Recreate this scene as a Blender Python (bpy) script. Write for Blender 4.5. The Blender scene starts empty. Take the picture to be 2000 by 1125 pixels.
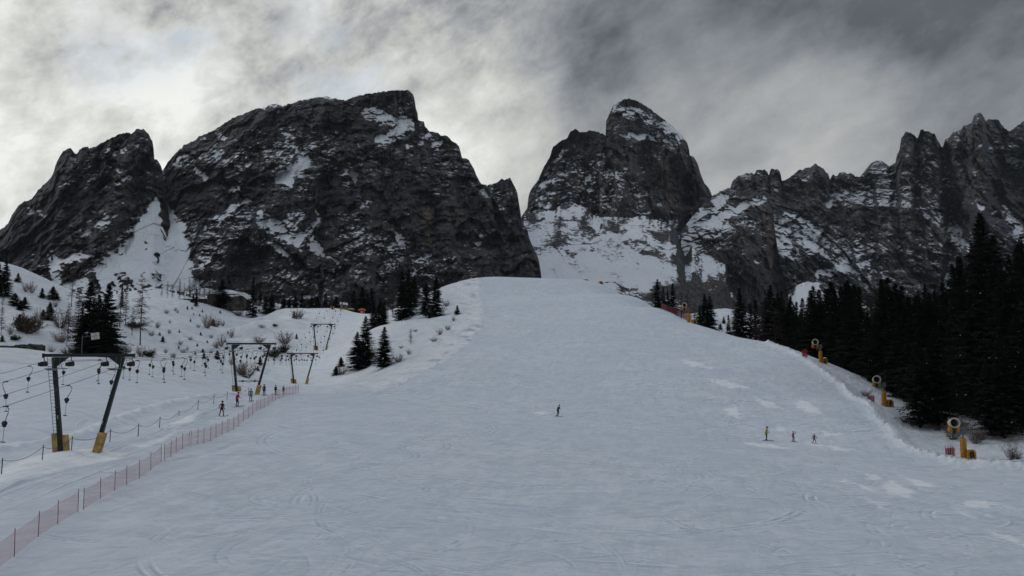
import bpy, bmesh, math, random, time
import numpy as np
from mathutils import Vector, Matrix, noise as mn
T0 = time.time()
random.seed(7)
sc = bpy.context.scene
col = sc.collection
R = math.radians

# ------------------------------------------------------------------ camera
F = 1570.0                      # focal length in photo pixels (2000 wide)
HZ = 690.0                      # eye-level line
TH = math.atan((HZ - 562.5) / F)
cam_d = bpy.data.cameras.new('camera')
cam = bpy.data.objects.new('camera', cam_d)
col.objects.link(cam)
cam_d.sensor_width = 36.0
cam_d.lens = 36.0 * F / 2000.0
cam_d.clip_start = 0.1
cam_d.clip_end = 20000
cam.location = (0, 0, 0)
cam.rotation_euler = (math.pi / 2 + TH, 0, 0)
sc.camera = cam
sc.render.resolution_x = 1024
sc.render.resolution_y = 576
CT, ST = math.cos(TH), math.sin(TH)


def PW(px, py, d):
    """photo pixel + forward distance -> world point"""
    a = (np.asarray(px, float) - 1000.0) / F
    v = (562.5 - np.asarray(py, float)) / F
    k = CT - v * ST
    d = np.asarray(d, float)
    return np.stack(np.broadcast_arrays(a / k * d, d, (ST + v * CT) / k * d), -1)


# ------------------------------------------------------------------ noise
_rs = np.random.RandomState(11)
_perm = np.concatenate([_rs.permutation(256)] * 3).astype(np.int32)
_grad = _rs.normal(size=(256, 3)).astype(np.float32)
_grad /= np.linalg.norm(_grad, axis=1)[:, None]


def perlin(x, y, z=None, seed=0):
    x = np.asarray(x, np.float32) + np.float32(seed * 17.31)
    y = np.asarray(y, np.float32) - np.float32(seed * 9.17)
    z = np.zeros_like(x) + np.float32(seed * 3.7 + .37) if z is None else np.asarray(z, np.float32)
    xi, yi, zi = np.floor(x), np.floor(y), np.floor(z)
    xf, yf, zf = x - xi, y - yi, z - zi
    xi, yi, zi = xi.astype(np.int32) & 255, yi.astype(np.int32) & 255, zi.astype(np.int32) & 255
    u = xf * xf * xf * (xf * (xf * 6 - 15) + 10)
    v = yf * yf * yf * (yf * (yf * 6 - 15) + 10)
    w = zf * zf * zf * (zf * (zf * 6 - 15) + 10)
    out = 0
    for dx in (0, 1):
        for dy in (0, 1):
            h = _perm[_perm[xi + dx] + yi + dy]
            for dz in (0, 1):
                g = _grad[_perm[h + zi + dz] & 255]
                n = g[..., 0] * (xf - dx) + g[..., 1] * (yf - dy) + g[..., 2] * (zf - dz)
                out = out + n * (u if dx else 1 - u) * (v if dy else 1 - v) * (w if dz else 1 - w)
    return out * 1.6


def fbm(x, y, z=None, o=4, seed=0, gain=.5):
    s, a, f = 0, 1.0, 1.0
    for i in range(o):
        s = s + a * perlin(x * f, y * f, None if z is None else z * f, seed + i * 3)
        a *= gain
        f *= 2.03
    return s


def ridged(x, y, z=None, o=4, seed=0, gain=.5):
    s, a, f = 0, 1.0, 1.0
    for i in range(o):
        n = 1 - np.abs(perlin(x * f, y * f, None if z is None else z * f, seed + i * 5)) * 1.6
        s = s + a * n * n
        a *= gain
        f *= 2.07
    return s - 1.0


def sstep(x, a, b):
    t = np.clip((x - a) / (b - a), 0, 1)
    return t * t * (3 - 2 * t)


# ------------------------------------------------------------------ tagging
def tag(o, label=None, cat=None, group=None, kind=None):
    if label: o['label'] = label
    if cat: o['category'] = cat
    if group: o['group'] = group
    if kind: o['kind'] = kind
    return o


def empty(name, loc=(0, 0, 0), rz=0.0, label=None, cat=None, group=None):
    o = bpy.data.objects.new(name, None)
    col.objects.link(o)
    o.location = loc
    o.rotation_euler = (0, 0, rz)
    o.empty_display_size = .2
    return tag(o, label, cat, group)


def link(name, me, parent=None):
    o = bpy.data.objects.new(name, me)
    col.objects.link(o)
    if parent is not None: o.parent = parent
    return o


def kids(o):
    return [c for c in ALLK.get(o.name, [])]


def grid_obj(name, P, mat, attrs=None, smooth=True, flip=False):
    r, c = P.shape[:2]
    me = bpy.data.meshes.new(name)
    nv = r * c
    idx = np.arange(nv, dtype=np.int32).reshape(r, c)
    a, b, cc, d = idx[:-1, :-1], idx[:-1, 1:], idx[1:, 1:], idx[1:, :-1]
    q = np.stack([a, b, cc, d] if not flip else [d, cc, b, a], -1).reshape(-1, 4)
    me.vertices.add(nv)
    me.vertices.foreach_set('co', P.reshape(-1).astype(np.float32))
    nf = len(q)
    me.loops.add(nf * 4)
    me.polygons.add(nf)
    me.loops.foreach_set('vertex_index', q.reshape(-1))
    me.polygons.foreach_set('loop_start', np.arange(nf, dtype=np.int32) * 4)
    me.update(calc_edges=True)
    me.polygons.foreach_set('use_smooth', np.full(nf, smooth))
    for k, v in (attrs or {}).items():
        at = me.attributes.new(k, 'FLOAT', 'POINT')
        at.data.foreach_set('value', v.reshape(-1).astype(np.float32))
    me.materials.append(mat)
    o = bpy.data.objects.new(name, me)
    col.objects.link(o)
    return o


# ------------------------------------------------------------------ node helpers
class NT:
    def __init__(self, tree):
        self.t = tree
        tree.nodes.clear()

    def n(self, kind, **kw):
        nd = self.t.nodes.new(kind)
        for k, v in kw.items():
            if k.startswith('i_'):
                key = k[2:]
                s = nd.inputs[int(key) if key.isdigit() else key.replace('_', ' ')]
                if isinstance(v, bpy.types.NodeSocket): self.t.links.new(v, s)
                else: s.default_value = v
            else:
                setattr(nd, k, v)
        return nd

    def math(self, op, a, b=None, c=None, clamp=False):
        nd = self.t.nodes.new('ShaderNodeMath')
        nd.operation = op
        nd.use_clamp = clamp
        for i, v in enumerate((a, b, c)):
            if v is None: continue
            if isinstance(v, bpy.types.NodeSocket): self.t.links.new(v, nd.inputs[i])
            else: nd.inputs[i].default_value = v
        return nd.outputs[0]

    def noise(self, vec, scale, detail=4, rough=.5, dist=0.0, kind=None):
        nd = self.t.nodes.new('ShaderNodeTexNoise')
        nd.inputs['Scale'].default_value = scale
        nd.inputs['Detail'].default_value = detail
        nd.inputs['Roughness'].default_value = rough
        nd.inputs['Distortion'].default_value = dist
        if vec is not None: self.t.links.new(vec, nd.inputs['Vector'])
        return nd.outputs['Fac']

    def mapping(self, vec, scale=(1, 1, 1), rot=(0, 0, 0), loc=(0, 0, 0)):
        for r_, s_, l_ in ((rot, (1, 1, 1), loc), ((0, 0, 0), scale, (0, 0, 0))):
            nd = self.t.nodes.new('ShaderNodeMapping')
            nd.inputs['Scale'].default_value = s_
            nd.inputs['Rotation'].default_value = r_
            nd.inputs['Location'].default_value = l_
            self.t.links.new(vec, nd.inputs['Vector'])
            vec = nd.outputs[0]
        return vec

    def ramp(self, fac, lo, hi, a=0.0, b=1.0):
        nd = self.t.nodes.new('ShaderNodeMapRange')
        nd.interpolation_type = 'SMOOTHSTEP'
        self.t.links.new(fac, nd.inputs[0])
        nd.inputs[1].default_value = lo
        nd.inputs[2].default_value = hi
        nd.inputs[3].default_value = a
        nd.inputs[4].default_value = b
        return nd.outputs[0]

    def mix(self, fac, a, b):
        nd = self.t.nodes.new('ShaderNodeMix')
        nd.data_type = 'RGBA'
        for s, v in ((nd.inputs[0], fac), (nd.inputs[6], a), (nd.inputs[7], b)):
            if isinstance(v, bpy.types.NodeSocket): self.t.links.new(v, s)
            elif isinstance(v, (tuple, list)): s.default_value = (*v[:3], 1)
            else: s.default_value = v
        return nd.outputs[2]

    def bump(self, h, strength, dist, normal=None):
        nd = self.t.nodes.new('ShaderNodeBump')
        nd.inputs['Strength'].default_value = strength
        nd.inputs['Distance'].default_value = dist
        self.t.links.new(h, nd.inputs['Height'])
        if normal is not None: self.t.links.new(normal, nd.inputs['Normal'])
        return nd.outputs[0]

    def out(self, color, rough=.6, spec=.3, normal=None, metal=0.0, subs=None):
        p = self.t.nodes.new('ShaderNodeBsdfPrincipled')
        if isinstance(color, bpy.types.NodeSocket): self.t.links.new(color, p.inputs['Base Color'])
        else: p.inputs['Base Color'].default_value = (*color[:3], 1)
        if isinstance(rough, bpy.types.NodeSocket): self.t.links.new(rough, p.inputs['Roughness'])
        else: p.inputs['Roughness'].default_value = rough
        p.inputs['Specular IOR Level'].default_value = spec
        p.inputs['Metallic'].default_value = metal
        if normal is not None: self.t.links.new(normal, p.inputs['Normal'])
        o = self.t.nodes.new('ShaderNodeOutputMaterial')
        self.t.links.new(p.outputs[0], o.inputs[0])
        return p


def new_mat(name):
    m = bpy.data.materials.new(name)
    m.use_nodes = True
    return m, NT(m.node_tree)


def simple_mat(name, c, rough=.6, metal=0.0, var=.15, scale=6.0, spec=.3, c2=None, bump=0.0):
    m, t = new_mat(name)
    tc = t.n('ShaderNodeTexCoord').outputs['Object']
    f = t.noise(tc, scale, 4, .6)
    a = tuple(v * (1 - var) for v in c)
    b = c2 or tuple(min(1, v * (1 + var)) for v in c)
    colr = t.mix(t.ramp(f, .35, .65), a, b)
    nrm = t.bump(t.noise(tc, scale * 5, 3, .5), bump, .02) if bump else None
    t.out(colr, rough, spec, nrm, metal)
    return m


# ------------------------------------------------------------------ sky
SUN_AZ, SUN_EL = -62.0, 27.0      # degrees; az from +Y towards +X
w = bpy.data.worlds.new('World')
sc.world = w
w.use_nodes = True
t = NT(w.node_tree)
g = t.n('ShaderNodeTexCoord').outputs['Generated']
nrm = t.n('ShaderNodeVectorMath', operation='NORMALIZE', i_0=g).outputs[0]


def dirv(px, py):
    p = PW(px, py, 1.0)
    return tuple(p / np.linalg.norm(p))


def dotlobe(px, py, r_in, r_out, src=None):
    """1 inside r_in px of the given direction fading to 0 at r_out px"""
    dt = t.n('ShaderNodeVectorMath', operation='DOT_PRODUCT', i_0=src or warped, i_1=dirv(px, py)).outputs['Value']
    return t.ramp(dt, math.cos(r_out / F), math.cos(r_in / F))


# streaky clouds: stretched domain, warped
wn = t.n('ShaderNodeTexNoise')
wn.inputs['Scale'].default_value = 3.0
wn.inputs['Detail'].default_value = 3
t.t.links.new(nrm, wn.inputs['Vector'])
wsub = t.n('ShaderNodeVectorMath', operation='SUBTRACT', i_0=wn.outputs['Color'], i_1=(.5, .5, .5)).outputs[0]
wsc = t.n('ShaderNodeVectorMath', operation='SCALE', i_0=wsub)
wsc.inputs['Scale'].default_value = .16
warped0 = t.n('ShaderNodeVectorMath', operation='ADD', i_0=nrm, i_1=wsc.outputs[0]).outputs[0]
warped = t.n('ShaderNodeVectorMath', operation='NORMALIZE', i_0=warped0).outputs[0]
m1 = t.mapping(warped0, (1.5, 1.5, 3.0), (0, R(24), 0))
n_big = t.noise(m1, 2.1, 6, .52, .1)
m2 = t.mapping(nrm, (2.4, 2.4, 4.4), (0, R(28), 0), (3, 1, 2))
n_mid = t.noise(m2, 3.4, 8, .60, .25)
m3 = t.mapping(nrm, (3, 3, 4.2), (0, R(34), 0), (1, 5, 2))
n_fine = t.noise(m3, 6.5, 8, .66, .2)


def _m(op, a, b):
    tree = (a if isinstance(a, bpy.types.NodeSocket) else b).id_data
    nd = tree.nodes.new('ShaderNodeMath')
    nd.operation = op
    for i, v in enumerate((a, b)):
        if isinstance(v, bpy.types.NodeSocket): tree.links.new(v, nd.inputs[i])
        else: nd.inputs[i].default_value = v
    return nd.outputs[0]


def add(*a):
    r = a[0]
    for b in a[1:]: r = _m('ADD', r, b)
    return r


def mul(a, b): return _m('MULTIPLY', a, b)


sepz = t.n('ShaderNodeSeparateXYZ', i_0=nrm).outputs[2]
L = add(0.34,
        mul(t.ramp(sepz, .42, .95), .20),
        mul(dotlobe(-80, 400, 0, 620), .52),
        mul(dotlobe(120, 60, 0, 420), .06),
        mul(dotlobe(640, 210, 0, 420), .07),
        mul(dotlobe(880, 170, 0, 330), .17),
        mul(dotlobe(980, 400, 0, 360), .08),
        mul(dotlobe(1480, 310, 0, 360), .21),
        mul(dotlobe(1760, 300, 0, 300), .11),
        mul(dotlobe(1420, 90, 0, 620), -.135),
        mul(dotlobe(1980, 60, 0, 620), -.12),
        mul(dotlobe(820, 0, 0, 380), .12),
        mul(dotlobe(100, 235, 0, 230), -.16))
tex = add(mul(t.math('SUBTRACT', n_big, .5), 1.0), mul(t.math('SUBTRACT', n_mid, .5), 1.05), mul(t.math('SUBTRACT', n_fine, .5), .65))
gain = add(.40, mul(dotlobe(250, 60, 100, 950, nrm), 1.25))
L = t.math('ADD', L, mul(tex, mul(gain, .70)))
L = t.math('MAXIMUM', L, add(.10, mul(n_mid, .06)))
L = t.math('MINIMUM', L, .92)
# tint: dark cloud bluish grey, bright cloud slightly warm-green white
tint = t.mix(t.ramp(L, .12, .6), (.865, .945, 1.075), (1.0, 1.015, .97))
tint = t.mix(t.ramp(sepz, .38, .85), tint, (.87, .95, 1.075))
lum = t.n('ShaderNodeVectorMath', operation='SCALE', i_0=tint)
t.t.links.new(mul(L, 10.0), lum.inputs['Scale'])
sky = t.n('ShaderNodeTexSky', sky_type='NISHITA', sun_disc=False, sun_elevation=R(SUN_EL), sun_rotation=R(SUN_AZ))
# a few thin spots where blue shows through
hole = add(mul(dotlobe(700, 165, 10, 110), .7), mul(dotlobe(290, 20, 10, 160), .75), mul(dotlobe(520, 40, 10, 200), .35))
hole = mul(hole, t.ramp(n_mid, .42, .62))
cc = t.mix(t.math('MULTIPLY', hole, .55, clamp=True), lum.outputs[0], sky.outputs[0])
bg = t.n('ShaderNodeBackground', i_Color=cc)
bg.inputs['Strength'].default_value = .1
ow = t.n('ShaderNodeOutputWorld')
t.t.links.new(bg.outputs[0], ow.inputs[0])

sd = bpy.data.lights.new('sun', 'SUN')
sd.energy = .55
sd.angle = R(14)
sd.color = (1, .96, .9)
so = bpy.data.objects.new('sun', sd)
col.objects.link(so)
sv = Vector((math.sin(R(SUN_AZ)) * math.cos(R(SUN_EL)), math.cos(R(SUN_AZ)) * math.cos(R(SUN_EL)), math.sin(R(SUN_EL))))
so.rotation_euler = (-sv).to_track_quat('-Z', 'Y').to_euler()
so.location = sv * 300

sc.view_settings.view_transform = 'Standard'
sc.view_settings.look = 'None'
sc.view_settings.exposure = 0
sc.view_settings.gamma = 1

# ------------------------------------------------------------------ ground height
CP = """
-300,1125,36 0,1125,36.5 500,1125,37 1000,1125,38 1500,1125,39 2000,1125,40 2400,1125,41
-300,950,55 0,950,56 500,950,57 1000,950,60 1500,950,65 2000,950,70 2400,950,74
-300,880,66 0,885,67 170,885,67 500,880,70 1000,870,80 1500,880,90 1860,912,88 2100,925,88
-300,800,86 0,800,88 200,790,95 432,814,92 700,810,96 1000,812,112 1300,830,108 1497,860,103 1650,860,101 1760,850,104
-300,740,112 0,740,115 200,750,118 350,760,120 493,768,133 583,768,126 700,770,128 850,775,130 1000,775,130 1200,778,128 1400,775,127 1550,780,126 1720,793,119
1000,717,153 1200,712,153 1400,708,153 1590,708,155 860,712,155 925,690,166
1000,664,180 960,664,180 1200,658,180 1345,628,203 1300,645,188
960,611,220 1100,609,220 1250,584,250 1230,600,228 1100,578,257 1000,577,257
1000,546,300 940,546,300 1100,548,295 1170,553,289 1390,642,194 1440,658,184 1490,667,178 1540,680,170 1440,690,165
1300,606,224
938,600,229 945,640,196 905,682,172 800,745,140 760,762,133
893,608,240 885,556,292 860,563,280 848,620,235 830,600,262 790,627,245 735,640,230 750,717,185 700,722,200 790,690,190 850,650,205
655,732,198 760,620,270 700,612,300 820,705,172 720,748,150 660,752,165
800,640,320 870,600,345 940,580,345 730,640,345 1000,575,345 1100,575,340 1170,580,330 1170,600,400 1000,600,420 800,650,420
595,750,192 560,746,192 620,715,219 635,682,246 650,640,275 665,603,300 600,604,305 545,606,300 500,630,270 470,662,235 440,690,205 420,712,168
500,742,165 500,700,212 550,660,250 600,625,345 660,622,350 700,640,360
440,715,222 440,690,250 440,640,285 440,605,310 430,598,330 430,615,360 430,645,420
500,655,290 500,625,315 500,600,340 500,640,420 545,618,330 560,603,350 560,640,420 470,683,262
0,683,150 80,687,150 200,700,150 300,703,152 350,706,156 -300,675,150
200,718,160 100,706,160 0,700,158 300,722,165
0,665,172 0,600,200 0,545,225 -30,508,245 30,520,242 100,555,242 170,583,250 100,660,180 100,610,212
200,692,178 200,640,215 200,600,255 280,694,188 280,640,230 280,592,278 350,697,185 350,640,240 350,592,288 400,707,185 400,650,250
200,584,285 280,583,310 350,588,320 0,560,330 100,595,330 200,620,350 300,620,380 -300,600,200 -300,500,240 -300,560,340
1640,717,160 1690,765,140 1760,810,122 1800,840,113 1850,880,100 1880,830,112 2000,890,90 1950,850,105 2000,825,115 2200,880,95 2400,900,92 2200,830,115
1620,730,190 1700,745,165 1800,770,150 1900,760,150 2100,760,150 2400,760,150 1700,690,230 1900,690,220 2200,690,220 1560,700,200
1500,690,215 1440,680,205 1390,668,225 1345,655,235 1300,640,265 1250,620,310 1600,680,260
1415,603,305 1380,640,275 1440,612,300 1350,615,310 1500,640,290 1600,650,300 1415,640,360 1600,670,380 2000,680,360
"""
pts = [tuple(float(v) for v in s.split(',')) for s in CP.split()]
pa = np.array(pts)
W0 = PW(pa[:, 0], pa[:, 1], pa[:, 2])
XTRA = np.array([(0, -20, -1.2), (-30, -15, -2.5), (30, -15, -2.5), (0, 0, -1.8), (-20, 0, -4.5), (20, 0, -4.5), (0, 10, -5.2),
                 (-20, 12, -7), (20, 12, -7), (0, 24, -8.9), (-25, 25, -9), (25, 25, -9.6), (0, 31, -10)])
W0 = np.concatenate([W0, XTRA])


def _tps_k(r2): return np.where(r2 > 1e-9, r2 * np.log(np.maximum(r2, 1e-9)), 0)


_c = W0[:, :2] / 100.0
_n = len(_c)
_K = _tps_k(((_c[:, None] - _c[None]) ** 2).sum(-1)) + np.eye(_n) * 2e-4
_Pm = np.concatenate([np.ones((_n, 1)), _c], 1)
_A = np.block([[_K, _Pm], [_Pm.T, np.zeros((3, 3))]])
_w = np.linalg.solve(_A, np.concatenate([W0[:, 2], np.zeros(3)]))


def base_z(x, y):
    x = np.asarray(x, float); y = np.asarray(y, float)
    sh = np.broadcast(x, y).shape
    X = np.broadcast_to(x, sh).reshape(-1) / 100; Y = np.broadcast_to(y, sh).reshape(-1) / 100
    out = np.empty(len(X))
    for s in range(0, len(X), 40000):
        a, b = X[s:s + 40000], Y[s:s + 40000]
        k = _tps_k((a[:, None] - _c[None, :, 0]) ** 2 + (b[:, None] - _c[None, :, 1]) ** 2)
        out[s:s + 40000] = k @ _w[:_n] + _w[_n] + _w[_n + 1] * a + _w[_n + 2] * b
    z = out.reshape(sh)
    z = np.clip(z, -16, 45)
    far = sstep(y, 350, 470)
    return z * (1 - far) + (-4.0) * far


def seg_dist(x, y, pl):
    """distance to a world polyline + parameter along it + side"""
    best = np.full(np.shape(x), 1e9); along = np.zeros(np.shape(x)); side = np.zeros(np.shape(x)); acc = 0.0
    for (x0, y0), (x1, y1) in zip(pl[:-1], pl[1:]):
        dx, dy = x1 - x0, y1 - y0
        l = math.hypot(dx, dy) + 1e-9
        tt = np.clip(((x - x0) * dx + (y - y0) * dy) / l ** 2, 0, 1)
        dd = np.hypot(x - (x0 + tt * dx), y - (y0 + tt * dy))
        cr = (dx * (y - y0) - dy * (x - x0)) / l
        m = dd < best
        best = np.where(m, dd, best); along = np.where(m, acc + tt * l, along); side = np.where(m, cr, side)
        acc += l
    return best, along, side


def ray_hit(px, py, dmin=30.0, dmax=480.0, fn=None):
    fn = fn or base_z
    d = np.arange(dmin, dmax, .5)
    p = PW(px, py, d)
    gz = fn(p[:, 0], p[:, 1])
    m = np.nonzero(p[:, 2] <= gz)[0]
    if len(m) == 0: return None
    i = m[0]
    if i == 0: dd = d[0]
    else:
        a, b = p[i - 1, 2] - gz[i - 1], p[i, 2] - gz[i]
        dd = d[i - 1] + .5 * a / (a - b)
    return PW(px, py, dd)


def pline(pxs, dmin=30.0):
    r = [ray_hit(a, b, dmin) for a, b in pxs]
    return [(float(p[0]), float(p[1])) for p in r if p is not None]


BERM_R = pline([(1500, 672), (1545, 688), (1600, 722), (1650, 757), (1700, 797), (1735, 838), (1760, 868), (1800, 890), (1870, 905), (1950, 912), (2050, 918)])
BERM_L = pline([(-60, 882), (0, 877), (80, 866), (150, 853), (200, 832), (260, 808), (330, 788), (400, 775), (470, 770)])
BERM_L2 = pline([(-60, 965), (0, 950), (60, 915), (140, 888), (215, 872), (270, 862), (330, 842), (390, 810), (440, 792)])
EDGE = pline([(938, 549), (940, 600), (945, 640), (905, 683), (860, 712), (800, 745), (745, 765)])


def ground_z(x, y, fine=True):
    z = base_z(x, y)
    x = np.asarray(x, np.float32); y = np.asarray(y, np.float32)
    # berm of ploughed snow along the right edge of the piste
    b, al, sd_ = seg_dist(x, y, BERM_R)
    lump = 1 + .35 * perlin(x / 2.6, y / 2.6, seed=3) + .4 * perlin(x / .7, y / .7, seed=4) + .3 * perlin(x / .33, y / .33, seed=14)
    z = z + .62 * np.exp(-(b / 1.0) ** 2) * lump
    # outside the berm rougher, uncut snow
    b, al, sl = seg_dist(x, y, BERM_L)
    z = z + .38 * np.exp(-(b / .9) ** 2) * (1 + .6 * perlin(x / 1.0, y / 1.0, seed=5)) - .10 * np.exp(-((b - 2.2) / 1.2) ** 2)
    b, al, sl = seg_dist(x, y, BERM_L2)
    z = z + .32 * np.exp(-(b / 1.6) ** 2) * (1 + .5 * perlin(x / 1.8, y / 1.8, seed=6))
    # shoulder of the main piste (bank falls away to the left)
    b, al, sl = seg_dist(x, y, EDGE)
    z = z + .38 * np.exp(-((b) / 2.6) ** 2) * (1 + .2 * perlin(x / 6, y / 6, seed=8)) * sstep(y, 128, 150)
    if fine:
        z = z + ROUGH(x, y)
    return z


LIFT = pline([(170, 885), (493, 768), (595, 750), (635, 684), (662, 606)])


def masks(x, y):
    """groomed piste mask, 1 = groomed"""
    be, _, se = seg_dist(x, y, EDGE)
    flank = (se < 0) & (y > 128)                    # left of the edge, up the hill
    bl, _, _ = seg_dist(x, y, LIFT)
    corr = sstep(bl, 13, 8)
    br, _, sr = seg_dist(x, y, BERM_R)
    right = (sr > 0) & (y < 175) & (x > 20)
    fs = sstep(-se, -.5, .9) * (y > 128)
    g = 1 - fs * (1 - corr)
    g = np.where(right, 0.0, g)
    leftfar = sstep(y - (152 + 0 * x), 0, 6) * (x < -14) * (1 - corr)
    g = np.minimum(g, 1 - leftfar)
    g = np.where((y > 175) & (x > 62), 0, g)
    return g


def ROUGH(x, y):
    gm = masks(x, y)
    a = 1 - gm
    r = .020 * fbm(x / 3.0, y / 1.5, o=3, seed=21) + .05 * perlin(x / 14, y / 14, seed=24)
    far = np.clip(y / 150, .4, 1.6) * np.where((x > 38) & (y < 150), 2.6, 1.0)
    w_ = a * far * (.12 * fbm(x / 5.5, y / 5.5, o=4, seed=30) + .09 * np.maximum(0, ridged(x / 3.2, y / 3.2, o=3, seed=33)))
    # slide marks running down the flank
    be, al, se = seg_dist(x, y, EDGE)
    fl = (se < 0) * sstep(y, 126, 140) * np.exp(-(be / 14) ** 2)
    st = ridged((x + .42 * y) / 3.2, y / 26 - x / 60, o=3, seed=40)
    return r + w_ + fl * .42 * st * (1 - .0 * a)


print('ground setup', round(time.time() - T0, 1))
# ------------------------------------------------------------------ snow material
def make_snow():
    m, t = new_mat('snow')
    tc = t.n('ShaderNodeTexCoord').outputs['Object']
    gr = t.n('ShaderNodeAttribute', attribute_name='groom').outputs['Fac']
    fr = t.n('ShaderNodeAttribute', attribute_name='bright_snow').outputs['Fac']  # brighter loose snow, plus sun patches painted in on the right
    tr = t.n('ShaderNodeAttribute', attribute_name='track').outputs['Fac']  # ski tracks and slide marks, plus the shadow painted along the piste edge
    # scrape streaks lying at several angles across the fall line
    blot = t.noise(tc, .07, 5, .6)
    b2 = t.noise(tc, .33, 6, .62)
    s1 = t.noise(t.mapping(tc, (.55, 1.25, 1.0), (0, 0, R(12))), 1.5, 9, .70, .6)
    s2 = t.noise(t.mapping(tc, (.45, 1.3, 1.0), (0, 0, R(-28))), 1.3, 9, .70, .5)
    s3 = t.noise(t.mapping(tc, (1.5, .26, 1.0), (0, 0, R(12))), .9, 8, .68, .5)
    wsel = t.ramp(t.noise(tc, .12, 3, .5), .42, .58)
    ss = t.n('ShaderNodeMix', i_0=wsel, i_2=s1, i_3=s2).outputs[0]
    streak = add(mul(ss, .46), mul(s3, .30), mul(b2, .24))
    k = t.ramp(streak, .40, .60)
    base = t.mix(k, (.52, .58, .645), (.70, .75, .80))
    base = t.mix(t.ramp(blot, .40, .66, 0, .42), base, (.55, .615, .70))
    bright_snow = t.mix(t.ramp(b2, .35, .65), (.64, .69, .75), (.76, .80, .845))
    base = t.mix(gr, bright_snow, base)
    base = t.mix(mul(fr, t.ramp(streak, .34, .56, .35, 1)), base, (.90, .92, .94))
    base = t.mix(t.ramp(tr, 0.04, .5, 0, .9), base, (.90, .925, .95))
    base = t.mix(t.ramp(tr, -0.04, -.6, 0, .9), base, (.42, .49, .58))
    fine = t.noise(tc, 7.0, 6, .72)
    h = add(mul(ss, .7), mul(s3, .25), mul(fine, .30))
    nb = t.bump(h, .8, .20)
    lump = t.noise(tc, .9, 6, .65)
    nb2 = t.bump(mul(lump, t.math('SUBTRACT', 1.0, gr)), .8, 1.0, nb)
    t.out(base, .62, .25, nb2)
    return m


SNOW = make_snow()

# ------------------------------------------------------------------ ski tracks rasterised on the ground plane
RX0, RX1, RY0, RY1, RS = -75.0, 75.0, 34.0, 190.0, .07
rw, rh = int((RX1 - RX0) / RS), int((RY1 - RY0) / RS)
rast = np.zeros((rh, rw), np.float32)


def splat(xs, ys, half, amp, prof='groove'):
    n = len(xs)
    tx = np.gradient(xs); ty = np.gradient(ys)
    l = np.hypot(tx, ty) + 1e-9
    nx, ny = -ty / l, tx / l
    offs = np.arange(-half * 2.6, half * 2.6 + 1e-6, RS * .6)
    for o in offs:
        q = o / half
        v = -math.exp(-q * q) if prof == 'groove' else math.exp(-q * q)
        if prof == 'groove': v += .75 * math.exp(-((q - 1.5) / .6) ** 2)
        ix = ((xs + nx * o - RX0) / RS).astype(int)
        iy = ((ys + ny * o - RY0) / RS).astype(int)
        ok = (ix >= 0) & (ix < rw) & (iy >= 0) & (iy < rh)
        vv = v * amp
        np.maximum.at(rast, (iy[ok], ix[ok]), vv[ok] if np.ndim(vv) else vv) if v > 0 else np.minimum.at(rast, (iy[ok], ix[ok]), vv[ok] if np.ndim(vv) else vv)


rng = np.random.RandomState(5)


def turn_track(x, y, head, turns, rad, amp, w=.10, twin=.35):
    ds = .045
    xs, ys = [], []
    s = 1 if rng.rand() < .5 else -1
    for k in range(turns):
        r = rad * rng.uniform(.6, 1.5)
        ang = rng.uniform(.8, 2.4)
        n = int(r * ang / ds)
        for i in range(n):
            head += s * ds / r
            x += math.cos(head) * ds
            y += math.sin(head) * ds
            xs.append(x); ys.append(y)
        s = -s
        for i in range(int(rng.uniform(.5, 3) / ds)):
            x += math.cos(head) * ds; y += math.sin(head) * ds
            xs.append(x); ys.append(y)
    xs, ys = np.array(xs), np.array(ys)
    q = np.arange(len(xs)) * ds
    fade = np.clip(.55 + .7 * perlin(q / 4.0, q * 0 + x, seed=int(rng.randint(50))), 0, 1) * np.clip(q / 1.5, 0, 1) * np.clip((q[-1] - q) / 1.5, 0, 1)
    tx, ty = np.gradient(xs), np.gradient(ys)
    l = np.hypot(tx, ty)
    for sgn in (-.5, .5):
        splat(xs - ty / l * twin * sgn, ys + tx / l * twin * sgn, w, amp * fade)


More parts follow.
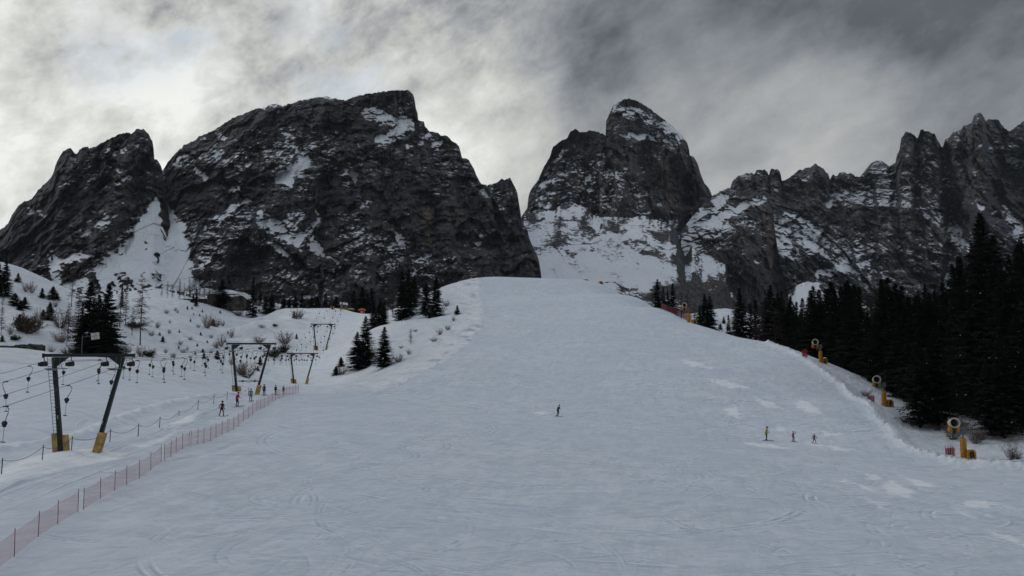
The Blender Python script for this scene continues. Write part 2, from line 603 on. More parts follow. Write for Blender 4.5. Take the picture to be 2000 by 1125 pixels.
for i in range(620):
    y = rng.uniform(37, 132) ** 1.0
    x = rng.uniform(-.55, .62) * y
    if x < -.33 * y: x = rng.uniform(-.3, .6) * y
    turn_track(x, y, rng.uniform(-2.6, -.5), rng.randint(1, 4), rng.uniform(3, 13), .16 + .75 * rng.rand() ** 2.4, w=rng.uniform(.045, .085) * (1 + y / 90), twin=rng.uniform(.3, .7))
for i in range(2600):   # short skid scrapes across the fall line
    y = rng.uniform(37, 150)
    x = rng.uniform(-.3, .62) * y
    a = rng.normal(0, .35) + (math.pi if rng.rand() < .5 else 0)
    ln = rng.uniform(1.5, 7)
    q = np.arange(0, ln, .05)
    cv = rng.normal(0, .06)
    splat(x + np.cos(a + cv * q) * q, y + np.sin(a + cv * q) * q, rng.uniform(.04, .08) * (1 + y / 90), rng.uniform(.15, .6) * np.sin(np.pi * q / ln))
for tr_, am_ in (([(1395, 858), (1440, 859), (1492, 861)], .8), ([(1450, 866), (1510, 866), (1546, 863)], .6), ([(1500, 871), (1560, 870), (1587, 867)], .6), ([(985, 802), (1035, 803), (1062, 808), (1085, 813)], 1.0), ([(1290, 850), (1340, 856), (1400, 861)], .6),
                 ([(1660, 935), (1720, 905), (1800, 915), (1850, 950), (1800, 980), (1700, 1000)], .6), ([(1345, 985), (1400, 960), (1480, 955)], .8), ([(1345, 985), (1360, 1010), (1430, 1040), (1480, 1060)], .8), ([(1230, 1125), (1215, 1090), (1180, 1060), (1120, 1035)], .8)):
    w_pl = np.array(pline(tr_)); q_ = np.linspace(0, 1, 900); sg_ = np.linspace(0, 1, len(w_pl))
    ker = np.hanning(221); ker /= ker.sum()
    xs_ = np.convolve(np.pad(np.interp(q_, sg_, w_pl[:, 0]), 110, 'edge'), ker, 'valid'); ys_ = np.convolve(np.pad(np.interp(q_, sg_, w_pl[:, 1]), 110, 'edge'), ker, 'valid')
    for o_ in (-.3, .3):
        splat(xs_ + o_ * .4, ys_ + o_, .07, am_ * .55 * np.clip(q_ * 4, 0, 1) * np.clip((1 - q_) * 5 + (am_ > .9), 0, 1) * np.clip(.6 + perlin(q_ * 9, q_ * 0 + o_, seed=3), .2, 1))
# lift tracks: long lines running up the drag lift lane beside the net
LANE = pline([(-80, 1000), (60, 945), (180, 905), (300, 862), (400, 815), (470, 790), (545, 765), (600, 756)])
for i in range(34):
    lp = np.array(LANE)
    off = rng.uniform(-3.2, 2.4)
    q = np.arange(0, 1, .0004)
    seg = np.linspace(0, 1, len(lp))
    xs = np.interp(q, seg, lp[:, 0]) + off + .25 * np.sin(q * rng.uniform(5, 20) + i)
    ys = np.interp(q, seg, lp[:, 1])
    splat(xs, ys, .09, rng.uniform(.2, .7) * np.clip(.5 + perlin(q * 14, q * 0 + i, seed=i), 0, 1))


def sample_rast(x, y):
    fx, fy = (x - RX0) / RS, (y - RY0) / RS
    ok = (fx > 1) & (fx < rw - 2) & (fy > 1) & (fy < rh - 2)
    fx = np.clip(fx, 1, rw - 3); fy = np.clip(fy, 1, rh - 3)
    ix, iy = fx.astype(int), fy.astype(int)
    a, b = fx - ix, fy - iy
    v = rast[iy, ix] * (1 - a) * (1 - b) + rast[iy, ix + 1] * a * (1 - b) + rast[iy + 1, ix] * (1 - a) * b + rast[iy + 1, ix + 1] * a * b
    return v * ok


# ------------------------------------------------------------------ sun patches painted into the snow colour; brighter snow on the left
def poly_mask(x, y, pxs, soft=.5):
    pl = pline(pxs)
    n = len(pl)
    inside = np.zeros(x.shape, bool)
    dm = np.full(x.shape, 1e9)
    bx = (x > min(p[0] for p in pl) - 2) & (x < max(p[0] for p in pl) + 2) & (y > min(p[1] for p in pl) - 2) & (y < max(p[1] for p in pl) + 2)
    X, Y = x[bx], y[bx]
    ins = np.zeros(X.shape, bool); dd = np.full(X.shape, 1e9)
    for i in range(n):
        (x0, y0), (x1, y1) = pl[i], pl[(i + 1) % n]
        c = ((y0 > Y) != (y1 > Y)) & (X < (x1 - x0) * (Y - y0) / ((y1 - y0) + 1e-9) + x0)
        ins ^= c
        l2 = (x1 - x0) ** 2 + (y1 - y0) ** 2 + 1e-9
        tt = np.clip(((X - x0) * (x1 - x0) + (Y - y0) * (y1 - y0)) / l2, 0, 1)
        dd = np.minimum(dd, np.hypot(X - x0 - tt * (x1 - x0), Y - y0 - tt * (y1 - y0)))
    s = np.where(ins, dd, -dd)
    out = np.zeros(x.shape)
    out[bx] = sstep(s, -soft * .6, soft)
    return out


SUN_PATCHES = [[(1548, 790), (1565, 779), (1582, 786), (1612, 812), (1575, 806)],
           [(1372, 738), (1410, 742), (1470, 760), (1420, 757)],
           [(1410, 800), (1440, 794), (1452, 815), (1425, 812)],
           [(1470, 775), (1500, 780), (1530, 800), (1495, 795)],
           [(1440, 862), (1500, 867), (1560, 878), (1490, 874)],
           [(1566, 862), (1640, 872), (1688, 884), (1630, 880)],
           [(1680, 922), (1712, 926), (1730, 936), (1700, 936)], [(1715, 944), (1742, 940), (1772, 950), (1792, 962), (1768, 971), (1728, 962)], [(1752, 926), (1800, 938), (1832, 950), (1795, 952)], [(1660, 938), (1700, 948), (1712, 962), (1690, 958)], [(1620, 938), (1650, 936), (1668, 944)],
           [(1690, 975), (1735, 985), (1720, 994)],
           [(1860, 990), (1880, 995), (1912, 1014), (1880, 1008)],
           [(1920, 1032), (1960, 1040), (2010, 1062), (1970, 1056)],
           [(1870, 985), (1915, 978), (1958, 984), (1905, 994)],
           [(1900, 997), (1940, 1002), (1930, 1008)],
           [(1320, 700), (1365, 708), (1400, 722), (1350, 716)],
           [(1600, 840), (1640, 846), (1650, 852), (1610, 850)],
           [(1500, 833), (1540, 838), (1520, 845)],
           [(1040, 806), (1062, 803), (1080, 808), (1060, 809)]]
BRIGHT_SNOW_L = [[(0, 915), (60, 892), (135, 882), (230, 884), (265, 892), (150, 912), (60, 935), (-20, 965), (-60, 975)],
           [(250, 875), (300, 862), (330, 848), (350, 838), (330, 858), (290, 873)],
           [(330, 832), (360, 818), (395, 806), (380, 826), (345, 838)]]

# ------------------------------------------------------------------ ground sheet
tcols = np.linspace(-.86, .86, 1560)
rr = [np.linspace(-9, 34, 60, endpoint=False),
      1 / np.linspace(1 / 34, 1 / 128, 760, endpoint=False),
      np.linspace(128, 330, 420, endpoint=False),
      np.linspace(330, 480, 60, endpoint=False),
      np.linspace(480, 1500, 20), np.linspace(1800, 5200, 6)]
yr = np.concatenate(rr)
GY, GT = np.meshgrid(yr, tcols, indexing='ij')
GX = (GY + 10) * GT
gm = masks(GX, GY)
wig = .5 * perlin(GX / 1.6, GY / 1.6, seed=51) + .3 * perlin(GX / .5, GY / .5, seed=52)
GZ = ground_z(GX, GY)
trk_shade = sample_rast(GX, GY) * np.where(GX < 200, 1, 1)
GZ = GZ + trk_shade * .055
bright_snow = np.zeros_like(GX)
for p in SUN_PATCHES: bright_snow = np.maximum(bright_snow, poly_mask(GX + wig * 1.5, GY + wig * 3.5, p, .5) * .8)
for p in BRIGHT_SNOW_L: bright_snow = np.maximum(bright_snow, poly_mask(GX + wig * .6, GY + wig * 1.5, p, .6) * .95)
be_, al_, se_ = seg_dist(GX, GY, EDGE)
band = sstep(-se_, -.7, 1.0) * sstep(GY, 127, 142) * sstep(GY, 330, 300)
slide = fbm((GX + .55 * GY) / 2.6, (GY - .5 * GX) / 15, o=4, seed=71, gain=.6)
crumb = fbm(GX / 1.4, GY / 3.2, o=4, seed=72, gain=.65)
nearb = np.exp(-(be_ / 9.0) ** 2)
bright_snow = np.maximum(bright_snow, band * np.clip(.18 + nearb * .75, 0, 1) * sstep(slide * .95 + crumb * .25, -.35, .5))
trk_shade = trk_shade - .16 * np.exp(-((be_ * np.sign(se_) - 1.0) / .8) ** 2) * sstep(GY, 130, 145)  # shadow line beside the piste edge, painted as a darker tone
trk_shade = trk_shade - band * (nearb * .9 + .18) * sstep(-(slide * 1.0 + crumb * .15), .30, .75) * .6
LFE = pline([(545, 607), (500, 632), (470, 663), (440, 691), (415, 713)], 140)
LFE = [(LFE[0][0] - 4, 420.0)] + LFE if LFE else LFE
lfx = np.interp(GY, [p[1] for p in LFE][::-1], [p[0] for p in LFE][::-1]) if len(LFE) > 2 else GX * 0
bl_, _, _ = seg_dist(GX, GY, LIFT)
inl = sstep(GX - lfx, -1.0, 3.0) * sstep(GY, 165, 185) * sstep(GX, -25, -40) * sstep(GY, 330, 305)
bright_snow = np.maximum(bright_snow, inl * np.where(bl_ < 9, .62, .34 + .5 * sstep(fbm((GX * .5 + GY) / 3.2, (GX - GY * .5) / 22, o=4, seed=76, gain=.6), -.1, .5)))
fl_ = sstep(GY, 200, 215) * (GX < -30) * (GX > -95) * (1 - gm)
trk_shade = trk_shade - fl_ * sstep(-(fbm((GX * .4 + GY) / 3.0, (GX - GY * .4) / 18, o=3, seed=75)), .3, .7) * .5
for pl, wd in ((BERM_R, 1.0), (BERM_L, .7)):
    b, _, _ = seg_dist(GX, GY, pl)
    bright_snow = np.maximum(bright_snow, np.exp(-(b / wd) ** 2) * .5)
ground = grid_obj('ground', np.stack([GX, GY, GZ], -1), SNOW, {'groom': gm, 'bright_snow': bright_snow, 'track': trk_shade * (1 - bright_snow)})
tag(ground, 'groomed snow pistes, banks and hillside of the valley', None, None, 'structure')
fp = np.array([[(-5000, -1500, -40), (5000, -1500, -40)], [(-5000, 5400, -40), (5000, 5400, -40)]], float)
fo = grid_obj('terrain', fp, simple_mat('far_snow', (.7, .72, .75), .8))
tag(fo, 'snow covered valley floor around the slopes', None, None, 'structure')
print('ground', GX.shape, round(time.time() - T0, 1))

# grid lookup of the final ground height
def gz(x, y): return float(ground_z(np.array([x]), np.array([y]))[0])
def hit(px, py, dmin=34.0, dmax=480.0):
    p = ray_hit(px, py, dmin, dmax)
    if p is None: return None
    return (float(p[0]), float(p[1]), gz(p[0], p[1]))
def at_d(px, d):
    """ground point on a photo column at a known distance"""
    x = float(PW(px, 690, d)[0])
    return (x, d, gz(x, d))

# ------------------------------------------------------------------ rock material
def make_rock(name, c1, c2, warm, dark=(.050, .051, .057), DIP=8):
    m, t = new_mat(name)
    tc = t.n('ShaderNodeTexCoord').outputs['Object']
    sn = t.n('ShaderNodeAttribute', attribute_name='snow').outputs['Fac']
    st = t.n('ShaderNodeAttribute', attribute_name='stain').outputs['Fac']
    big = t.noise(t.mapping(tc, (1, .4, 1)), .012, 6, .6, .6)
    vert = t.noise(t.mapping(tc, (1, .5, .16)), .07, 7, .66, .5)
    bed = t.noise(t.mapping(tc, (.12, .1, 1), (0, R(6), 0)), .10, 7, .66, .8)
    fine = t.noise(t.mapping(tc, (1, .6, .8)), .35, 6, .72)
    k = t.ramp(add(mul(vert, .45), mul(bed, .25), mul(fine, .30)), .38, .62)
    c = t.mix(k, c1, c2)
    crack = t.noise(t.mapping(tc, (1, .5, .10)), .16, 6, .6, .8)
    c = t.mix(t.ramp(t.math('ABSOLUTE', t.math('SUBTRACT', crack, .5)), .05, .0, 0, .75), c, (.018, .018, .022))
    c = t.mix(t.ramp(big, .45, .68, 0, .55), c, dark)
    brn = t.ramp(t.noise(t.mapping(tc, (1, .4, .5), (0, 0, 0), (50, 3, 9)), .021, 5, .6, .5), .50, .68, 0, .42)
    c = t.mix(brn, c, (warm[0] * .48, warm[1] * .48, warm[2] * .48))
    c = t.mix(mul(st, t.ramp(vert, .35, .6, .35, 1)), c, warm)
    # snow lying on ledges: ragged edge from noise
    e = t.noise(t.mapping(tc, (.7, .5, 1.4), (0, R(DIP), 0)), .16, 9, .74, .3)
    e2 = t.noise(t.mapping(tc, (.45, .3, 1.6), (0, R(DIP), 0)), .55, 6, .72)
    sf = t.ramp(add(sn, mul(t.math('SUBTRACT', e, .5), 1.5), mul(t.math('SUBTRACT', e2, .5), 1.0)), .50, .56)
    snc = t.mix(t.noise(tc, .03, 4, .6), (.60, .64, .69), (.76, .79, .83))
    c = t.mix(sf, c, snc)
    hb = add(mul(fine, .5), mul(vert, .9), mul(bed, .7))
    nb = t.bump(mul(hb, t.ramp(sf, 0, 1, 1, .12)), 1.0, 9.0)
    nb = t.bump(mul(t.noise(tc, 1.1, 4, .7), t.ramp(sf, 0, 1, 1, .1)), .8, 1.6, nb)
    t.out(c, .85, .15, nb)
    return m


bm = bmesh.new(); bmesh.ops.create_cube(bm, size=1)
for v in bm.verts: v.co = Vector((v.co.x * 10400, v.co.y * 7400 + 2000, v.co.z * 780 + 345))
hm = bpy.data.meshes.new('haze'); bm.to_mesh(hm); bm.free()
hmat, ht = new_mat('haze')
pv = ht.n('ShaderNodeVolumePrincipled')
pv.inputs['Color'].default_value = (.80, .90, 1.0, 1)
pv.inputs['Density'].default_value = 2.2e-5
pv.inputs['Anisotropy'].default_value = .2
ho = ht.n('ShaderNodeOutputMaterial'); ht.t.links.new(pv.outputs[0], ho.inputs['Volume'])
hm.materials.append(hmat)
tag(link('haze', hm), 'thin cold air lightening the far peaks', None, None, 'stuff')

ROCK = make_rock('dolomite_rock', (.050, .051, .058), (.170, .168, .177), (.27, .215, .17))
ROCK_HAZED = make_rock('hazed_dolomite_rock', (.066, .070, .081), (.205, .207, .220), (.27, .22, .18), (.065, .069, .080))  # lighter and bluer: distance haze painted into the rock colour


def pl_i(s):
    a = np.array([tuple(float(v) for v in q.split(',')) for q in s.split()])
    return a


def cap(px, py, c):
    """capsule falloff in the mountain's own face coordinates"""
    x0, y0, x1, y1, r0, r1, amp = c
    dx, dy = x1 - x0, y1 - y0
    tt = np.clip(((px - x0) * dx + (py - y0) * dy) / (dx * dx + dy * dy + 1e-9), 0, 1)
    dd = np.hypot(px - x0 - tt * dx, (py - y0 - tt * dy))
    rr_ = r0 + (r1 - r0) * tt
    return amp * sstep(dd / rr_, 1.35, .55)


def build_mountain(name, label, lines, px0, px1, seed, snow=(), stain=(), mat=None, step=1.5, rough=1.0, thr=14, ledge=26.0, dip=.12,
                   jag=1.6, snowbase=0.0, rowstep=1.5, smooth_snow=.75, gully=1.0, gain_s=2.2, tilt=0.0, bs=1.0, blocks=1.0, SB=.42, relief=(), rel=1.0, ds=1.0):
    """lines: top to bottom, each 'px,py,depth ...'. The sheet runs over the crest and down the far side."""
    cols = np.arange(px0, px1 + .01, step)
    L_ = []
    for s in lines:
        a = pl_i(s)
        L_.append((np.interp(cols, a[:, 0], a[:, 1]), np.interp(cols, a[:, 0], a[:, 2])))
    jg = jag * (fbm(cols / 7.0, cols * 0 + seed, o=4, seed=seed, gain=.65))
    top = L_[0][0] + jg
    PY, DD, FX = [], [], []
    # far side
    for k, (dy, dd) in enumerate([(260, 640), (150, 420), (70, 250), (30, 160), (10, 100), (3, 70)]):
        PY.append(top + dy); DD.append(L_[0][1] + dd); FX.append(cols * 0)
    prev_py, prev_d = top, L_[0][1]
    for j in range(1, len(L_)):
        py, d = L_[j]
        n = max(4, int(np.max(py - prev_py) / rowstep))
        for i in range(n):
            q = i / n
            rowp = prev_py + (py - prev_py) * q
            if j == 1: rowp = (top - jg) + (py - (top - jg)) * q + jg * np.exp(-np.maximum(0, (py - top)) * q / 9.0)
            PY.append(rowp); DD.append(prev_d + (d - prev_d) * q); FX.append(cols * 0 + 1)
        prev_py, prev_d = py, d
    PY.append(prev_py); DD.append(prev_d); FX.append(cols * 0 + 1)
    PY, DD, FX = np.array(PY), np.array(DD), np.array(FX)
    PX = np.broadcast_to(cols, PY.shape).copy()
    base = PW(PX, PY, DD)
    x, y, z = base[..., 0], base[..., 1], base[..., 2]
    warp = perlin(PX / 22, PY / 22, seed=seed + 60) * 9 + perlin(PX / 8, PY / 8, seed=seed + 61) * 4
    warp2 = perlin(PX / 20, PY / 20, seed=seed + 62) * 9 + perlin(PX / 7, PY / 7, seed=seed + 63) * 4
    bias = np.zeros_like(PX)
    for c in snow: bias = np.maximum(bias, cap(PX + warp, PY + warp2, c)) if c[-1] > 0 else bias + cap(PX + warp, PY + warp2, c)
    sta = np.zeros_like(PX)
    for c in stain: sta = np.maximum(sta, cap(PX + warp * .5, PY + warp2, c))
    calm = 1 - smooth_snow * np.clip(bias, 0, 1)
    S = float(np.mean(L_[0][1])) / 1200.0
    # relief: buttresses, gullies, ledges, blocks
    zz = z + dip * x
    wz = zz + 14 * S * perlin(x / (90 * S), z / (90 * S), seed=seed + 3)
    big = ridged((x + tilt * z) / (150 * S), z / (330 * S), y * 0, o=3, seed=seed) * 36 * S * gully
    S0 = S; S = S * ds
    mid = ridged((x + tilt * z) / (46 * S), z / (85 * S), y * 0, o=4, seed=seed + 7, gain=.6) * 12 * S
    blk = fbm(x / (17 * S), z / (15 * S), o=5, seed=seed + 11, gain=.62) * 6.5 * S
    disp = (big + mid * calm + blk * calm) * rough
    # jointed blocks and pillars: sharp steps between neighbouring blocks
    th = math.atan(dip) * -1
    xr = (x * math.cos(th) - z * math.sin(th)); zr = (x * math.sin(th) + z * math.cos(th))
    led = 0
    for lam, hh_, am, sd2 in ((70, 120, 17, 0), (30, 46, 8.5, 5), (13, 17, 4.6, 9), (6.5, 8, 2.4, 13)):
        lam, hh_, am = lam * S * bs, hh_ * S * bs * (ledge / 26), am * S
        wx_ = xr + .28 * lam * fbm(xr / (lam * 1.3), zr / (hh_ * .9), o=3, seed=seed + 20 + sd2)
        ci = np.floor(wx_ / lam).astype(int)
        h1 = (np.sin(ci * 127.1 + seed) * 43758.5453) % 1.0
        wz_ = zr + h1 * hh_ + .28 * hh_ * fbm(xr / (lam * .8), zr / hh_, o=3, seed=seed + 40 + sd2)
        cj = np.floor(wz_ / hh_).astype(int)
        h2 = (np.sin(ci * 269.5 + cj * 183.3 + seed * 1.7 + sd2) * 43758.5453) % 1.0
        fz = wz_ / hh_ - cj
        fx = wx_ / lam - ci
        led = led + (h2 - .5) * 2 * am + (.5 - fz) * am * .9 + (1 - np.abs(fx * 2 - 1) ** 3) * am * .35
    disp = disp + led * calm * rough * blocks
    for c in relief: disp = disp + rel * cap(PX + warp * .8, PY + warp2 * .8, c)
    edge = np.minimum(1, np.maximum(0, (PY - top) / 14.0)) * FX
    edge = .25 + .75 * edge
    disp = disp * np.where(FX > 0, edge, .1)
    D2 = DD - disp
    P = PW(PX, PY, D2)
    # normals
    du = np.gradient(P, axis=1); dv = np.gradient(P, axis=0)
    nn = np.cross(du, dv); nn /= np.linalg.norm(nn, axis=-1)[..., None] + 1e-9
    nz_ = nn[..., 2]
    nz_ = np.where(nn[..., 1] > 0, -nz_, nz_)
    # smooth the slope measure a little
    for _ in range(1):
        nz_ = (nz_ + np.roll(nz_, 1, 1) + np.roll(nz_, -1, 1)) / 3
    hollow = -fbm(x / (30 * S), z / (26 * S), o=3, seed=seed + 41) * .22
    s0 = nz_ * gain_s + hollow
    vis = FX > 0
    s0 = (s0 - np.percentile(s0[vis], 100 - thr)) / (np.std(s0[vis]) + 1e-9) * .26
    s0 = s0 + .24 * fbm(x / (120 * S0), z / (80 * S0), o=3, seed=seed + 77)
    sn = s0 + SB + bias * .72 + snowbase
    sn = np.where(FX > 0, sn, 1.0)
    o = grid_obj(name, P, mat or ROCK, {'snow': np.clip(sn, -1, 2), 'stain': sta})
    tag(o, label, None, None, 'structure')
    return o


build_mountain('mountain', 'dark rocky peak at the far left with a snow couloir beside it', [
    """-420,600,1500 -300,560,1400 -150,520,1300 -60,490,1200 0,450,1150 16,436,1150 23,421,1150 36,401,1150 49,393,1150 62,388,1150 71,375,1150 87,360,1150 99,348,1150 105,335,1150 108,322,1150
    113,312,1150 122,299,1150 131,291,1150 138,290,1150 145,298,1150 151,301,1150 155,294,1150 164,288,1150 179,289,1150 191,284,1150 210,273,1150 230,263,1150 250,258,1150 256,260,1150
    263,255,1150 270,252,1150 283,255,1150 291,263,1150 298,276,1150 301,296,1150 299,309,1150 309,315,1150 315,325,1150 318,336,1150 322,372,1150 330,420,1120 345,480,1080""",
    "-420,640,1200 0,520,1000 100,470,980 200,430,1010 300,420,1060 345,500,1050",
    "-420,720,900 0,660,780 345,660,780"], -420, 345, 3, step=1.3, rowstep=1.3, jag=2.4,
    smooth_snow=.86,
    snow=[(60, 412, 90, 416, 8, 7, .6), (150, 462, 205, 425, 6, 8, .7), (118, 360, 145, 355, 3, 4, .6), (205, 300, 245, 292, 4, 3, .5), (105, 505, 112, 550, 8, 10, .9), (112, 510, 185, 494, 8, 6, .8),
          (205, 320, 235, 335, 3, 3, .5), (240, 390, 262, 375, 4, 3, .5), (220, 500, 275, 470, 10, 6, .45), (-100, 575, 60, 550, 20, 14, .5), (15, 448, 22, 440, 4, 3, .5), (304, 396, 292, 440, 10, 20, 1.5), (296, 440, 285, 520, 26, 62, 1.5), (285, 540, 250, 590, 75, 100, 1.3), (190, 560, 100, 580, 20, 20, .8), (285, 572, 310, 562, 12, 8, -1.2), (232, 535, 252, 560, 10, 12, -.9), (178, 540, 190, 572, 10, 12, -.9), (300, 500, 306, 508, 5, 5, -1.1), (285, 470, 288, 476, 3, 4, -1.0), (262, 556, 276, 562, 7, 6, -.8), (300, 536, 312, 540, 6, 5, -.9), (215, 558, 225, 566, 6, 6, -.7)],
    thr=12, dip=-.35, tilt=.5,
    relief=[(232, 280, 160, 480, 8, 14, -22), (285, 320, 240, 480, 10, 14, -20), (140, 320, 90, 470, 14, 20, 16), (258, 300, 200, 480, 14, 20, 18)])

build_mountain('mountain', 'broad dark massif with snow streaks rising behind the lift line', [
    """280,470,1240 296,392,1240 306,360,1260 314,337,1280 322,327,1300 329,315,1300 342,299,1300 355,289,1300 358,284,1300 372,278,1300 383,274,1300 388,266,1300 401,261,1300 421,253,1300 431,245,1300
    454,231,1300 480,221,1300 500,212,1300 520,210,1300 526,204,1300 540,203,1300 552,208,1300 580,198,1300 604,192,1300 636,188,1300 660,194,1300 676,196,1300 700,186,1300 740,180,1300 772,176,1300 796,176,1300
    806,182,1300 810,194,1300 812,210,1300 816,222,1300 817,235,1300 828,237,1300 830,248,1300 840,256,1300 856,259,1300 860,264,1300 874,266,1300 882,274,1290 896,284,1280 900,298,1270 902,308,1270
    916,312,1260 926,330,1250 932,346,1240 940,360,1230 952,362,1230 972,356,1220 980,348,1220 986,352,1220 996,346,1210 1002,358,1210 1010,374,1200 1014,398,1190 1018,422,1180 1020,442,1170 1030,448,1150
    1034,466,1140 1044,490,1120 1052,506,1100 1056,530,1090 1060,560,1080 1075,600,1070""",
    "280,520,990 350,420,1060 450,330,1150 600,300,1190 700,270,1220 800,300,1230 900,360,1200 1000,430,1150 1040,520,1090 1075,620,1060",
    "280,580,900 400,500,960 600,430,1060 800,450,1120 950,480,1110 1040,560,1070 1075,640,1040",
    "280,680,820 600,660,880 1075,680,930"], 280, 1075, 17, step=1.3, rowstep=1.3,
    smooth_snow=.85, snow=[(556, 352, 598, 318, 13, 12, .95), (575, 280, 590, 300, 6, 6, .5), (510, 425, 590, 470, 12, 18, .85), (580, 415, 560, 450, 16, 16, .55), (590, 455, 625, 490, 12, 10, .9), (615, 390, 622, 420, 4, 4, .8), (618, 430, 590, 480, 6, 9, .8),
          (540, 480, 575, 515, 10, 5, .7), (725, 218, 800, 245, 15, 12, .65), (745, 270, 790, 255, 13, 15, .8), (800, 285, 850, 268, 5, 7, .6), (850, 285, 865, 272, 8, 6, .6), (680, 335, 690, 345, 9, 7, .9), (672, 350, 680, 362, 6, 3, .6),
          (425, 256, 440, 268, 5, 5, .5), (425, 300, 435, 296, 7, 5, .7), (385, 330, 400, 345, 6, 5, .6), (420, 425, 490, 390, 5, 4, .6), (455, 370, 495, 365, 6, 5, .55), (340, 320, 365, 305, 4, 3, .5), (395, 275, 405, 268, 5, 3, .5),
          (775, 455, 785, 470, 4, 5, .8), (705, 400, 725, 396, 5, 4, .6), (930, 470, 945, 455, 5, 4, .6), (640, 500, 665, 515, 4, 3, .6), (820, 505, 838, 500, 5, 6, .55), (905, 520, 915, 515, 4, 3, .5), (1020, 500, 1035, 495, 5, 5, .5),
          (660, 190, 700, 186, 3, 3, .7), (600, 192, 650, 190, 3, 3, .6), (520, 210, 540, 207, 3, 3, .5), (945, 372, 960, 385, 5, 5, .5), (700, 430, 720, 425, 5, 3, .5), (550, 300, 560, 260, 5, 4, .4), (370, 420, 420, 500, 16, 30, .22), (322, 398, 338, 450, 9, 20, 1.5), (335, 450, 345, 540, 26, 34, 1.5), (345, 560, 380, 590, 40, 40, 1.2), (400, 545, 440, 570, 12, 10, .5), (378, 480, 400, 540, 8, 14, .3),
          (880, 440, 1000, 470, 60, 60, -.12), (820, 330, 900, 420, 50, 60, -.12)],
    stain=[(835, 420, 838, 475, 14, 8, .8), (885, 400, 895, 440, 14, 8, .5), (995, 480, 1000, 540, 8, 6, .3), (868, 430, 860, 450, 5, 5, .5), (390, 450, 395, 460, 9, 9, .2)], thr=17, dip=.10, tilt=-.15, SB=.40,
    relief=[(830, 400, 850, 500, 24, 20, -26), (900, 360, 960, 470, 18, 24, -20), (940, 365, 1000, 470, 6, 10, -30), (870, 330, 880, 520, 16, 20, 18), (1010, 380, 1030, 540, 10, 14, 14), (640, 340, 600, 560, 12, 20, -30), (500, 300, 460, 560, 10, 24, -26), (560, 280, 540, 560, 20, 30, 22), (720, 330, 700, 560, 20, 26, 24), (430, 330, 400, 520, 18, 22, 20)])

build_mountain('mountain', 'tall rounded rock tower with snow cap in the middle distance', [
    """1010,450,1700 1020,420,1700 1030,406,1700 1032,382,1700 1040,366,1700 1052,350,1700 1060,330,1700 1074,306,1700 1080,286,1700 1096,275,1700 1108,270,1700 1114,256,1700 1126,252,1700 1134,259,1700 1152,255,1710 1172,259,1720
    1183,264,1730 1184,234,1750 1190,222,1750 1198,206,1750 1216,195,1750 1228,193,1750 1244,197,1750 1264,208,1750 1284,224,1750 1308,242,1750 1328,260,1750 1342,278,1750 1346,294,1750 1347,303,1760 1354,306,1780
    1362,318,1780 1368,338,1780 1376,358,1780 1386,370,1780 1392,386,1780 1410,420,1800 1440,470,1800""",
    "1010,460,1680 1030,412,1680 1080,320,1670 1180,300,1660 1200,268,1690 1300,276,1690 1345,330,1680 1392,400,1740 1440,490,1780",
    "1010,480,1600 1030,440,1600 1100,425,1580 1200,450,1560 1330,470,1600 1392,460,1700 1440,520,1750",
    "1010,700,1500 1440,700,1600"], 1010, 1440, 29, step=1.2, rowstep=1.2, rough=.85,
    snow=[(1200, 205, 1240, 225, 9, 12, .42), (1240, 215, 1330, 265, 8, 8, .50), (1212, 262, 1260, 268, 3, 4, .9), (1260, 268, 1308, 277, 4, 3, .9), (1095, 300, 1060, 345, 4, 5, .4), (1160, 315, 1190, 300, 5, 4, .4), (1060, 360, 1085, 345, 4, 3, .45),
          (1140, 355, 1146, 345, 3, 3, .7), (1370, 350, 1355, 330, 8, 6, .3), (1240, 410, 1280, 415, 3, 3, .5), (1050, 400, 1080, 404, 5, 4, .5)],
    stain=[(1285, 300, 1310, 400, 18, 15, .45), (1115, 355, 1120, 365, 14, 10, .4), (1240, 330, 1280, 420, 25, 15, .2)], thr=9, gully=1.3, dip=.06, tilt=.0, jag=1.5, ledge=34,
    relief=[(1182, 262, 1200, 400, 5, 8, -22), (1346, 300, 1336, 450, 7, 12, -45), (1260, 300, 1300, 420, 22, 30, -26), (1140, 270, 1150, 400, 6, 8, -16), (1220, 310, 1215, 430, 16, 22, 20), (1095, 300, 1080, 400, 8, 12, 14), (1375, 370, 1350, 470, 8, 14, 20)])

build_mountain('mountain', 'snow dusted shoulder with a sheer rock face on its right', [
    """1330,450,1560 1345,432,1560 1360,412,1560 1380,392,1560 1398,380,1560 1426,371,1560 1456,373,1560 1480,376,1560 1500,388,1550 1508,400,1545 1512,426,1535 1511,466,1500 1520,498,1480 1528,530,1450 1538,570,1420 1560,640,1400""",
    "1330,470,1500 1380,450,1470 1440,440,1455 1470,405,1500 1500,402,1520 1512,440,1510 1528,550,1440 1560,660,1395",
    "1330,560,1400 1400,520,1390 1450,440,1440 1475,460,1440 1500,470,1460 1512,480,1490 1540,600,1410 1560,670,1390",
    "1330,720,1300 1560,720,1340"], 1330, 1560, 41, step=1.2, rowstep=1.2, rough=.55,
    snow=[(1350, 430, 1420, 385, 10, 8, .75), (1400, 425, 1490, 385, 11, 7, .85), (1360, 450, 1420, 445, 18, 14, .55), (1345, 470, 1360, 560, 20, 40, .62), (1440, 525, 1450, 515, 4, 4, .5), (1500, 530, 1480, 515, 4, 4, .4), (1380, 500, 1400, 530, 16, 14, .5)],
    stain=[(1490, 410, 1495, 470, 12, 16, .5), (1490, 480, 1520, 540, 12, 8, .35), (1450, 480, 1470, 500, 10, 10, .3)], thr=11, dip=-.4, tilt=.2, jag=1.2)

